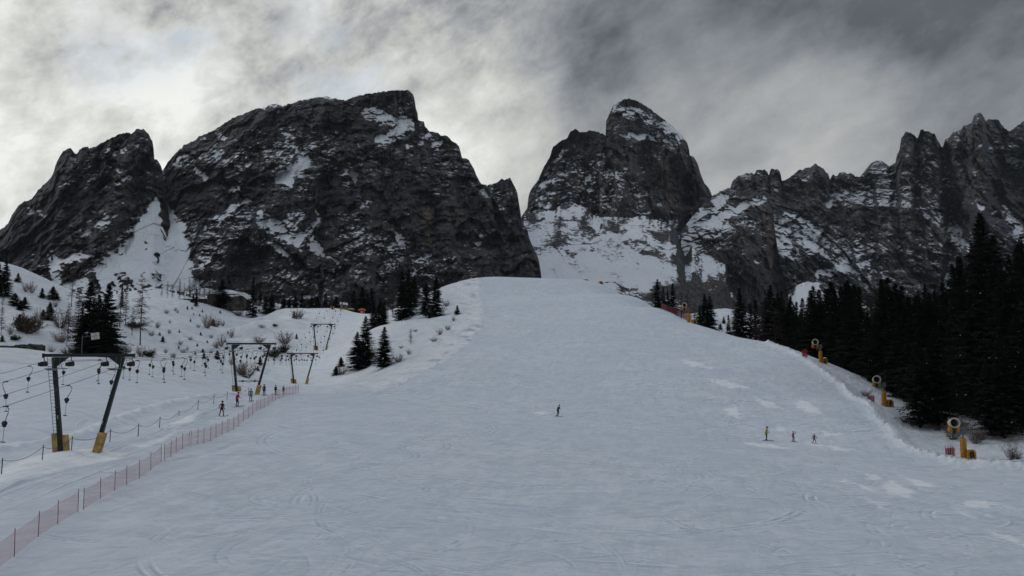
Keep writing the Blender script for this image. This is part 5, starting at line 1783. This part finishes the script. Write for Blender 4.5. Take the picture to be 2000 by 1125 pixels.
tree('spruce', 380, 592, 560, 'dark conifer standing before the rough wall left of the bunker', None, d=294, wide=1.1)

# --- left hillside
G4 = 'trees on the left hillside'
tree('spruce', 9, 580, 505, 'tall black spruce at the left edge of the picture high on the hill', G4, dmin=158, wide=1.3, var=0)
tree('spruce', -4, 575, 512, 'second black spruce cut by the left edge of the picture', G4, dmin=158, wide=1.2)
tree('larch', 4, 622, 560, 'bare larch below the black spruces at the left edge', G4, dmin=158, wide=.8)
tree('larch', 2, 656, 600, 'bare larch low down at the very left edge', G4, dmin=158, wide=.9)
tree('larch', 140, 600, 508, 'tall crooked larch with a bare trunk left of the black spruces', G4, dmin=158, var=1, wide=.85)
tree('spruce', 172, 688, 550, 'left of the two big black spruces behind the nearest tower', G4, d=166, wide=1.3, var=2)
tree('spruce', 208, 692, 557, 'right of the two big black spruces behind the nearest tower', G4, d=164, wide=1.65, var=0)
tree('spruce', 190, 688, 575, 'black spruce filling the gap between the two big ones', G4, d=170, wide=1.3, var=2)
tree('spruce', 158, 672, 590, 'smaller dark spruce at the left foot of the big black pair', G4, d=172, wide=1.0, var=1)
tree('larch', 150, 675, 560, 'brown leafless tree left of the big black spruces', G4, d=174, wide=1.1, var=2)
tree('larch', 132, 665, 590, 'brown leafless tree on the snow left of the spruce clump', G4, dmin=158, wide=1.0, var=0)
tree('larch', 274, 673, 530, 'tall larch with bare spreading branches right of the black spruces', G4, dmin=158, wide=.85, var=0)
tree('larch', 245, 634, 562, 'slim bare larch between the spruces and the tall larch', G4, dmin=158, wide=.9, var=2)
tree('larch', 234, 640, 555, 'crooked dark larch just right of the spruce tops', G4, dmin=158, wide=1.0, var=1)
tree('spruce', 238, 600, 556, 'thin dark conifer up the slope right of the spruce tops', G4, dmin=158, wide=.9, var=3)
tree('larch', 258, 655, 600, 'low bare tree leaning beside the tall larch', G4, dmin=158, wide=1.3, var=1)
tree('larch', 320, 582, 552, 'bare larch on the upper slope right of the tall larch', G4, dmin=158, wide=1.0)
for i, (px, b, tp, wd, lb) in enumerate([(82, 582, 562, 1.4, 'small conifer on the upper left hillside, left of a pair'), (103, 584, 559, 1.6, 'bushier small conifer of the pair on the upper left hillside'), (111, 583, 572, 1.6, 'low conifer just right of the bushy one on the upper left hillside'),
                                         (84, 624, 604, 1.3, 'small conifer halfway down the left hillside'), (97, 625, 590, 1.1, 'taller ragged conifer halfway down the left hillside'), (35, 550, 533, 1.6, 'small conifer just below the left hilltop'),
                                         (40, 605, 586, 1.9, 'dark spreading conifer below the black spruces on the left hillside'), (28, 597, 572, 1.7, 'dark bushy conifer beside the black spruces on the left hillside'), (48, 602, 580, 1.7, 'dark bushy conifer furthest right in the dark patch on the left hillside'),
                                         (38, 630, 613, 1.8, 'squat dark conifer left of the brown thicket'), (4, 667, 654, 1.4, 'tiny conifer just above the stone wall at the left edge'), (22, 663, 658, 2.0, 'very small dark conifer above the stone wall'),
                                         (220, 668, 640, 1.5, 'small snowy conifer right of the big black spruces'), (227, 690, 672, 1.6, 'dark low conifer at the right foot of the black spruces'), (125, 560, 546, 1.6, 'small conifer near the saddle of the left hill')]):
    tree('small', px, b, tp, lb, 'small conifers on the left hillside', dmin=158, wide=wd)
for i, (px, b, tp, var, wd, lb) in enumerate([(55, 652, 610, 0, 1.1, 'big brown leafless thicket in the middle of the left hillside'), (46, 648, 615, 3, 1.0, 'dark evergreen thicket against the big brown one'), (66, 648, 615, 0, .9, 'right half of the brown leafless thicket on the left hillside'),
                                              (75, 640, 600, 1, .5, 'thin upright bare stems right of the brown thicket'), (62, 572, 550, 1, 1, 'pale bare saplings above the dark patch on the left hillside'), (50, 570, 552, 1, 1, 'bare saplings nearest the left hilltop'),
                                              (20, 654, 632, 1, .9, 'little bare bush above the wall at the left'), (118, 640, 600, 0, 1.0, 'brown leafless bush beside the clump of big trees'), (120, 668, 640, 2, .8, 'bare bush on the snow bank below the brown trees'),
                                              (108, 600, 586, 1, 1.2, 'bare twigs right of the pair of small conifers'), (30, 664, 654, 3, 1.3, 'flat dark bush above the short stone wall'), (145, 690, 668, 0, 1.1, 'bare bush just left of the sign post'),
                                              (232, 694, 670, 0, 1.3, 'bare twiggy bush right of the black spruce foot'), (246, 690, 672, 0, 1.0, 'bare bush behind the right end of the nearest beam'), (130, 692, 676, 2, 1.0, 'low bare bush behind the left end of the nearest beam'),
                                              (276, 696, 674, 0, 1.0, 'bare bush at the foot of the tall larch'), (292, 697, 684, 3, 1.5, 'flat dark bush right of the tall larch foot'), (263, 640, 628, 3, 2.4, 'snow free dark hollow bush behind the tall larch'),
                                              (100, 690, 676, 1, 1.2, 'bare tuft by the right end of the stone wall')]):
    shrub(var, px, b, tp, lb, 'bushes on the left hillside', dmin=158, wide=wd)

# scattered saplings and tufts over the slope behind the hangers
G5 = 'small shrubs dotted over the slope behind the hanger line'
spots = [(404, 641, 612), (423, 638, 620), (416, 636, 622), (435, 637, 626), (452, 660, 641), (432, 677, 653), (423, 680, 664), (465, 617, 600), (482, 618, 609), (430, 612, 606), (307, 640, 628), (330, 652, 642), (347, 612, 604), (343, 608, 600), (366, 604, 597),
         (318, 668, 656), (352, 672, 664), (372, 664, 656), (392, 655, 648), (358, 690, 680), (381, 694, 683), (396, 688, 680), (412, 660, 652), (300, 690, 679), (338, 699, 688), (349, 682, 672), (325, 612, 603), (332, 632, 624), (387, 640, 632), (372, 628, 622), (350, 650, 643),
         (405, 670, 664), (385, 676, 670), (440, 668, 663), (445, 652, 646), (323, 690, 680), (312, 655, 648), (296, 655, 644), (375, 604, 598), (395, 610, 604), (413, 690, 682), (371, 700, 692), (366, 684, 676), (398, 700, 688), (424, 700, 684), (378, 616, 611), (447, 606, 598), (506, 609, 602), (518, 611, 605), (551, 603, 598), (390, 617, 612)]
bands = {}
for (px, b, tp) in sorted(spots):
    band = 'upper' if b < 625 else ('middle' if b < 665 else 'lower')
    bands[band] = bands.get(band, 0) + 1
    kind = rng.randint(4)
    if kind == 3 or (b - tp) < 8: shrub(4 + rng.randint(2), px, b, tp, '%s dark shrub from the left in the %s band of snow below the bunker' % (ORD[bands[band] - 1], band), G5, dmin=158, wide=1.3, name='small_shrub')
    else: shrub(kind, px, b, tp, '%s bare shrub from the left in the %s band of snow below the bunker' % (ORD[bands[band] - 1], band), G5, dmin=158, wide=.8, name='small_shrub')

# bushes on the lift lane flank
for (px, b, tp, var, wd, lb) in [(482, 738, 704, 0, 1.25, 'large bare bush framed by the legs of the second lift tower'), (472, 733, 708, 0, 1.0, 'left part bare bush behind the second lift tower leg'), (558, 672, 645, 0, 1.2, 'big pale bare bush on the ridge between the third and fourth towers'), (505, 668, 655, 2, 1.3, 'pale low bare bush on the flank left of the big pale one'),
                                 (535, 697, 682, 3, 1.5, 'dark low bush right of the second tower beam'), (545, 690, 676, 0, 1.3, 'bare bush on the dark patch of the lane flank'), (554, 689, 672, 3, .9, 'dark bush on the edge under the big pale bare bush'), (537, 638, 632, 3, 1.4, 'small dark shrub high on the lane flank'),
                                 (578, 623, 602, 1, 1.3, 'pale shrub cluster with saplings near the crest of the lane'), (586, 622, 606, 1, 1.2, 'right pale shrub of the cluster near the crest of the lane'), (511, 640, 633, 2, 1.4, 'tiny bare bush high on the left flank of the lane'), (452, 712, 697, 1, .9, 'bare twigs where the field meets the lane flank')]:
    shrub(var, px, b, tp, lb, 'bushes on the flank of the lift lane', dmin=140, wide=wd)
for (px, b, tp, wd, lb) in [(508, 713, 695, 1.1, 'small dark conifer right of the large bare bush by the second tower'), (503, 724, 714, 1.5, 'lowest small dark conifer by the second tower'), (579, 662, 651, 1.1, 'tiny conifer beside the big pale bare bush'), (574, 621, 607, 1.2, 'tiny dark conifer in the pale shrub cluster')]:
    tree('small', px, b, tp, lb, 'small conifers on the flank of the lift lane', dmin=140, wide=wd)

# --- right side: trees behind the crest of the piste
G6 = 'trees behind the skyline of the piste'
for (px, ty, d, kind, wd, lb) in [(1286, 545, 262, 'spruce', 1.2, 'dark pointed spruce leftmost behind the skyline'), (1297, 560, 266, 'spruce', 1.1, 'shorter spruce second behind the skyline'), (1306, 566, 262, 'spruce', 1.1, 'low spruce in the clump above the dark red net'), (1316, 553, 268, 'spruce', 1.1, 'pointed spruce at the right of the clump above the red net'),
                                  (1275, 575, 270, 'larch', 1.2, 'brown bare tree left of the skyline spruces'), (1332, 570, 272, 'larch', 1.3, 'bare brown tree left of the skyline snow cannon'), (1345, 566, 276, 'larch', 1.4, 'bare brown tree behind the skyline snow cannon'), (1358, 588, 270, 'larch', 1.3, 'low bare tree right of the skyline snow cannon'),
                                  (1378, 573, 232, 'spruce', 1.25, 'left spruce of the black pair right of the skyline snow cannon'), (1388, 578, 230, 'spruce', 1.25, 'right spruce of the black pair right of the skyline snow cannon'),
                                  (1424, 614, 225, 'spruce', 1.2, 'short spruce before the small snowy hillock'), (1435, 590, 226, 'larch', 1.0, 'thin bare tree right of the snowy hillock'), (1447, 562, 228, 'spruce', 1.05, 'slender tall spruce right of the snowy hillock'), (1458, 575, 232, 'larch', 1.2, 'brown bare tree beside the slender tall spruce'),
                                  (1478, 585, 226, 'spruce', 1.1, 'dark conical spruce behind the piste edge, mid right'), (1492, 590, 236, 'larch', 1.3, 'brown bare tree between the conical spruces'), (1508, 556, 228, 'spruce', 1.25, 'tallest spruce behind the middle of the right piste edge'), (1522, 572, 234, 'spruce', 1.2, 'spruce right of the tallest one behind the piste edge'),
                                  (1467, 592, 238, 'spruce', 1.3, 'short dark spruce left of the conical one behind the piste edge'), (1498, 582, 240, 'spruce', 1.2, 'narrow spruce just left of the tallest behind the piste edge'), (1530, 568, 238, 'spruce', 1.3, 'dense spruce before the start of the forest'), (1546, 578, 228, 'spruce', 1.4, 'low dense spruce touching the start of the forest'), (1438, 604, 236, 'spruce', 1.3, 'small spruce filling the gap right of the hillock'), (1368, 596, 240, 'spruce', 1.2, 'small spruce between skyline snow cannon and the black pair'), (1485, 600, 222, 'larch', 1.6, 'low brown larch before the conical spruce'), (1515, 600, 222, 'larch', 1.6, 'low brown larch before the tallest spruce of the piste edge'), (1538, 585, 232, 'larch', 1.4, 'brown bare tree at the left start of the forest'), (1415, 618, 285, 'small', 1.3, 'tiny dark conifer on the small snowy hillock'), (1408, 631, 275, 'small', 1.3, 'tiny conifer at the foot of the small snowy hillock'), (1398, 655, 222, 'larch', 1.2, 'low brown bush-like larch under the hillock')]:
    tree(kind, px, 0, ty, lb, G6, d=d, wide=wd)

# --- the forest on the right
def edge_d(px): return float(np.interp(px, [1540, 1640, 1690, 1760, 1800, 1850, 1930, 2000, 2100], [205, 176, 158, 142, 134, 127, 116, 109, 102]))
ENV = ([1548, 1556, 1575, 1592, 1610, 1626, 1643, 1660, 1676, 1700, 1726, 1738, 1756, 1775, 1800, 1820, 1836, 1856, 1874, 1892, 1910, 1926, 1942, 1957, 1975, 1990, 2003, 2030, 2080],
       [588, 590, 578, 560, 568, 550, 562, 547, 558, 564, 545, 542, 556, 560, 566, 545, 560, 528, 506, 498, 470, 420, 455, 464, 500, 492, 466, 440, 430])
def envy(px): return float(np.interp(px, *ENV))
G7 = 'spruces of the forest on the right'
rows = [('the front row', 0, 15, .90), ('the second row', 11, 16, .97), ('the deep back row', 25, 14, 1.0)]
for rn, off, stp, hf in rows:
    k = 0
    px = 1560 - off * .6
    while px < 2075:
        x = px + rng.uniform(-3, 3)
        d = edge_d(px) + off + rng.uniform(-2, 3)
        ty = envy(x) + (0 if off == 25 else rng.uniform(8, 45) * (1.3 if off == 0 else .6))
        if 1840 < px and off < 20: ty += 20
        k += 1
        kind = 'larch' if (rng.rand() < .16 and off > 0) else ('big' if px > 1790 else 'spruce')
        nm = 'bare brown larch' if kind == 'larch' else 'dark spruce'
        tree(kind, x, 0, ty, '%s %s from the left in %s of the right forest' % (ORD[min(k, len(ORD)) - 1], nm, rn), G7, d=d, wide=1.35 if kind != 'big' else 1.0)
        px += stp * (1.0 if px < 1800 else 1.35)
tree('big', 1926, 0, 414, 'tallest spruce of all, its pointed top rising above the right forest', None, d=124, wide=1.0, var=0)
tree('big', 1880, 0, 500, 'broad black spruce left of the tallest one in the right forest', None, d=128, wide=1.15, var=1)
tree('big', 2004, 0, 462, 'tall spruce cut by the right edge of the picture', None, d=116, wide=1.0, var=1)
tree('big', 1950, 0, 458, 'big spruce right behind the tallest one in the right forest', None, d=130, wide=1.1, var=0)
tree('spruce', 1726, 0, 543, 'narrow pointed spruce standing out of the middle of the right forest top', None, d=150, wide=1.0, var=3)
tree('spruce', 1738, 0, 540, 'twin pointed spruce beside the narrow one at the forest top', None, d=152, wide=1.1, var=1)
tree('spruce', 1660, 0, 546, 'pointed spruce in the left part of the right forest top', None, d=176, wide=1.1, var=0)
tree('spruce', 1626, 0, 549, 'pointed spruce near the left end of the right forest top', None, d=186, wide=1.1, var=3)
tree('spruce', 1592, 0, 558, 'leftmost pointed spruce of the right forest top', None, d=198, wide=1.15, var=2)
for (px, b, tp, wd, lb) in [(1936, 850, 690, 1.3, 'low spruce on the snow mound whose boughs hang behind the nearest snow cannon'), (1962, 856, 640, 1.2, 'spruce with a bare lower trunk on the snow mound near the right edge'), (1797, 838, 660, 1.3, 'spruce standing out in front of the forest edge above the bank'), (1832, 832, 640, 1.3, 'dark spruce at the forest foot left of the nearest snow cannon'), (1995, 846, 610, 1.2, 'spruce at the forest foot cut by the right edge')]:
    tree('spruce', px, b, tp, lb, 'spruces at the foot of the right forest', dmin=70, wide=wd)
for (px, b, tp, var, wd, lb) in [(1905, 868, 828, 0, .9, 'bare dark bush behind the nearest snow cannon'), (1915, 860, 838, 0, 1.2, 'second bare bush right of the nearest snow cannon'), (1976, 903, 862, 1, .8, 'bare sapling on the bank at the right edge'), (1984, 898, 876, 2, .9, 'low bare twigs at the right edge of the bank'),
                                 (1860, 858, 822, 0, 1.0, 'bare bush under the spruces left of the nearest snow cannon'), (1878, 846, 815, 2, 1.0, 'wide bare bush under the spruces behind the nearest cannon'), (1830, 842, 826, 2, 1.0, 'snowy bare bush at the foot of the forest front'), (1690, 772, 760, 2, 1.0, 'bare twigs by the third snow cannon'), (1958, 905, 896, 2, 1.6, 'flat fallen twigs on the snow at the lower right')]:
    shrub(var, px, b, tp, lb, 'bare bushes on the right bank', dmin=60, wide=wd)
print('trees', _ti[0], round(time.time() - T0, 1))

# ------------------------------------------------------------------ people
def fabric(name, c): return simple_mat(name, c, .8, 0, .15, 12, .15)
SKIN = simple_mat('skin', (.45, .28, .21), .55, 0, .06, 8)
BLACKF = fabric('black_fabric', (.013, .014, .018))
HAIR = fabric('dark_hair', (.03, .022, .016))


def skinned(name, pts, edges, root=0, levels=2):
    bm = bmesh.new()
    sk = bm.verts.layers.skin.verify()
    vs = []
    for (x, y, z, r) in pts:
        v = bm.verts.new((x, y, z)); v[sk].radius = (r, r) if not isinstance(r, tuple) else r
        vs.append(v)
    vs[root][sk].use_root = True
    for a, b in edges: bm.edges.new((vs[a], vs[b]))
    me = bpy.data.meshes.new(name); bm.to_mesh(me); bm.free()
    o = bpy.data.objects.new(name, me); col.objects.link(o)
    o.modifiers.new('s', 'SKIN').use_smooth_shade = True
    ss = o.modifiers.new('u', 'SUBSURF'); ss.levels = levels; ss.render_levels = levels
    dg = bpy.context.evaluated_depsgraph_get()
    m2 = bpy.data.meshes.new_from_object(o.evaluated_get(dg))
    bpy.data.objects.remove(o)
    m2.name = name
    return m2


def person(px, foot_y, H, label, jacket, pants, helmet, stance=.16, lean=0.0, face=0.0, arms=('down', 'down'), knees=.08, skis=True, poles=False, gait=0.0, bend=.05, ski_dir=0.0, dist_min=34.0, sk_col=None):
    p = hit(px, foot_y, dist_min)
    h = H * p[1] / F
    s = h / 1.80
    r = empty('person', p, face, label, 'person', None)
    r.scale = (s, s, s)
    ax = stance
    def J(x, y, z): return (x + lean * z, y - bend * max(0, z - .9), z)
    P = []
    def add_(x, y, z, rad): P.append((*J(x, y, z), rad)); return len(P) - 1
    E = []
    pel = add_(0, 0, .95, (.16, .12)); 
    wst = add_(0, 0, 1.10, (.145, .115)); chs = add_(0, .0, 1.30, (.175, .13)); ush = add_(0, 0, 1.43, (.12, .09)); nck = add_(0, -.01, 1.52, .06)
    hd0 = add_(0, -.02, 1.60, (.082, .092)); hd1 = add_(0, -.02, 1.70, (.090, .100)); hd2 = add_(0, -.015, 1.76, (.06, .07))
    E += [(pel, wst), (wst, chs), (chs, ush), (ush, nck), (nck, hd0), (hd0, hd1), (hd1, hd2)]
    nose = add_(0, -.115, 1.665, .016); E.append((hd1, nose))
    hands = []
    for sd, arm in zip((-1, 1), arms):
        g_ = gait * sd
        hip = add_(sd * .10, 0, .86, .105); kn = add_(sd * (.10 + (ax - .02) * .45), -knees + g_ * .5, .49, .068); an = add_(sd * (ax + .02), .03 + g_, .13, .05); ft = add_(sd * (ax + .03), -.13 + g_, .07, .05)
        hl = add_(sd * (ax + .02), .06 + g_, .07, .05)
        E += [(pel, hip), (hip, kn), (kn, an), (an, ft), (an, hl)]
        sh = add_(sd * .20, 0, 1.41, .078)
        if arm == 'down': el, wr, hn = (sd * .27, .05, 1.14), (sd * .27, -.09, .93), (sd * .26, -.15, .86)
        elif arm == 'front': el, wr, hn = (sd * .25, -.08, 1.16), (sd * .17, -.32, 1.10), (sd * .14, -.40, 1.10)
        elif arm == 'up': el, wr, hn = (sd * .40, -.06, 1.40), (sd * .47, -.10, 1.62), (sd * .48, -.11, 1.71)
        elif arm == 'out': el, wr, hn = (sd * .36, -.02, 1.20), (sd * .46, -.12, 1.00), (sd * .50, -.16, .93)
        else: el, wr, hn = (sd * .24, -.12, 1.18), (sd * .05, -.22, 1.02), (sd * .0, -.26, .98)
        e = add_(*el, .054); w2 = add_(*wr, .042); h2 = add_(*hn, .040)
        E += [(ush, sh), (sh, e), (e, w2), (w2, h2)]
        hv = Vector(hn); dv = (Vector(hn) - Vector(wr)).normalized()
        sv2 = Vector((0, 1, 0)).cross(dv).normalized() if abs(dv.y) < .9 else Vector((1, 0, 0))
        fv = dv.cross(sv2).normalized()
        for q in range(4):
            f0 = hv + sv2 * (q - 1.5) * .021 + dv * .05; f1 = f0 + dv * (.040 if q in (1, 2) else .032) + fv * .02
            a_ = add_(*f0, .011); b_ = add_(*f1, .009)
            E += [(h2, a_), (a_, b_)]
        t0 = hv + sv2 * .045 + dv * .0; t1 = t0 + sv2 * .02 + dv * .035
        a_ = add_(*t0, .013); b_ = add_(*t1, .010); E += [(h2, a_), (a_, b_)]
        hands.append(J(*hn))
    me = skinned('body', P, E, pel, 2)
    for m in (jacket, pants, SKIN, BLACKF): me.materials.append(m)
    mi = []
    for f in me.polygons:
        c = f.center
        z = c.z; x = c.x - lean * z
        nh = min((c - Vector(hh)).length for hh in hands)
        if nh < .11: k = 3
        elif z > 1.535: k = 2
        elif z > .90 or (abs(x) > .21 and z > .8 and z > .7): k = 0
        elif z < .21: k = 3
        else: k = 1
        mi.append(k)
    me.polygons.foreach_set('material_index', mi)
    me.polygons.foreach_set('use_smooth', [True] * len(mi))
    link('body', me, r)
    # helmet, jacket hem and goggles
    m = MB()
    cx_, cy_, _z = J(0, -.005, 1.7)
    m.lathe([(.125, -.03), (.132, .02), (.125, .07), (.095, .115), (.05, .14), (0, .148)], (cx_, cy_ + .01, 1.69), (0, .12, 1), 16)
    m.build('helmet', helmet, r, True)
    m = MB(); m.box((cx_, cy_ - .118, 1.70), (.17, .04, .07), None, .015); m.build('goggles', DARK, r)
    m = MB(); q0 = J(0, 0, .84); q1 = J(0, 0, 1.02)
    m.lathe([(.205, 0), (.20, .03), (.175, .2), (.165, .24)], (q0[0], q0[1], .83), (lean, 0, 1), 16); m.build('jacket_hem', jacket, r, True)
    for sd in (-1, 1):
        g_ = gait * sd
        c0 = J(sd * (ax + .03), -.03 + g_, 0)
        if skis:
            m = MB()
            rot = Matrix.Rotation(ski_dir, 3, 'Z')
            pts_ = [Vector((0, y_, z_)) for y_, z_ in ((.62, .02), (.3, .015), (0, .015), (-.5, .015), (-.82, .03), (-.93, .10))]
            vs = []
            for v in pts_:
                for w_ in (-.045, .045):
                    q = rot @ Vector((w_, v.y, v.z)); vs.append((c0[0] + q.x, c0[1] + q.y, q.z)); vs.append((c0[0] + q.x, c0[1] + q.y, q.z + .018))
            fs = []
            for i in range(5):
                a = i * 4
                fs += [(a + 1, a + 3, a + 7, a + 5), (a, a + 4, a + 6, a + 2), (a, a + 1, a + 5, a + 4), (a + 2, a + 6, a + 7, a + 3)]
            fs += [(0, 2, 3, 1), (20, 21, 23, 22)]
            m.add(vs, fs)
            m.build('ski', sk_col or BLACKF, r)
        if poles:
            hh = Vector(hands[0 if sd < 0 else 1]); m = MB()
            tip = Vector((hh.x + sd * .12, hh.y + .35, .05)) if arms[0] != 'front' else Vector((hh.x + sd * .25, hh.y + .15, .05))
            m.tube(hh + Vector((0, 0, .06)), tip, .011, .007, 6); m.lathe([(0, -.01), (.045, 0), (0, .01)], tip + (hh - tip).normalized() * .07, (0, 0, 1), 8)
            m.build('ski_pole', STEEL, r)
    # lift the body onto the skis
    return r


OR = fabric('burnt_orange_fabric', (.20, .085, .040)); RD = fabric('red_fabric', (.32, .030, .030)); GY_ = fabric('grey_fabric', (.17, .18, .19)); PU = fabric('dark_plum_fabric', (.035, .018, .032)); NV = fabric('navy_fabric', (.014, .022, .045))
YG = fabric('yellow_green_fabric', (.22, .24, .035)); MR = fabric('maroon_fabric', (.10, .012, .022)); TE = fabric('dark_teal_fabric', (.006, .035, .034)); YJ = fabric('yellow_fabric', (.27, .24, .025)); PK = fabric('pink_fabric', (.24, .075, .09)); DKP = fabric('charcoal_fabric', (.018, .018, .024))
BR = fabric('dark_brown_fabric', (.045, .018, .014))
person(432, 813.5, 29.5, 'person in orange trousers and dark vest riding the lift with legs apart', BR, OR, BLACKF, stance=.26, arms=('down', 'out'), face=math.pi * .92, lean=-.06)
person(463, 796, 28, 'person in a bright red jacket and black trousers leaning forward', RD, DKP, RD, stance=.17, arms=('front', 'down'), face=math.pi * .8, lean=.05, bend=.25)
person(489.5, 784, 24.5, 'person in a pale grey jacket with dark trousers standing in the queue', GY_, DKP, GY_, stance=.11, arms=('down', 'down'), face=math.pi)
person(515.5, 772, 21.5, 'person in a dark plum jacket and black trousers beside the second tower', PU, BLACKF, BLACKF, stance=.08, arms=('down', 'down'), face=math.pi * .95, poles=True)
person(538, 771, 18.5, 'person in a navy jacket and yellow-green trousers', NV, YG, BLACKF, stance=.08, arms=('down', 'down'), face=math.pi * .9)
person(553.5, 770, 16, 'person all in maroon partly behind the pink net', MR, MR, BLACKF, stance=.09, arms=('down', 'down'), face=math.pi, skis=True)
person(1088, 813, 22, 'lone person in a dark teal jacket carving a turn in the middle of the piste', TE, BLACKF, BLACKF, stance=.15, lean=.28, arms=('down', 'front'), face=.9, knees=.16, bend=.15)
person(1496.5, 860.5, 26.5, 'person in a yellow jacket and black trousers, tallest of the three on the right', YJ, BLACKF, BLACKF, stance=.14, lean=.14, arms=('front', 'down'), face=1.15, bend=.15)
person(1549.5, 862.5, 19.5, 'child in a pink suit with one arm raised, middle of the three on the right', PK, PK, BLACKF, stance=.12, arms=('down', 'up'), face=.5)
person(1590.5, 866, 18.0, 'child in a red suit with legs spread wide, rightmost of the three', MR, MR, RD, stance=.30, arms=('out', 'out'), face=.15)
print('done', round(time.time() - T0, 1))
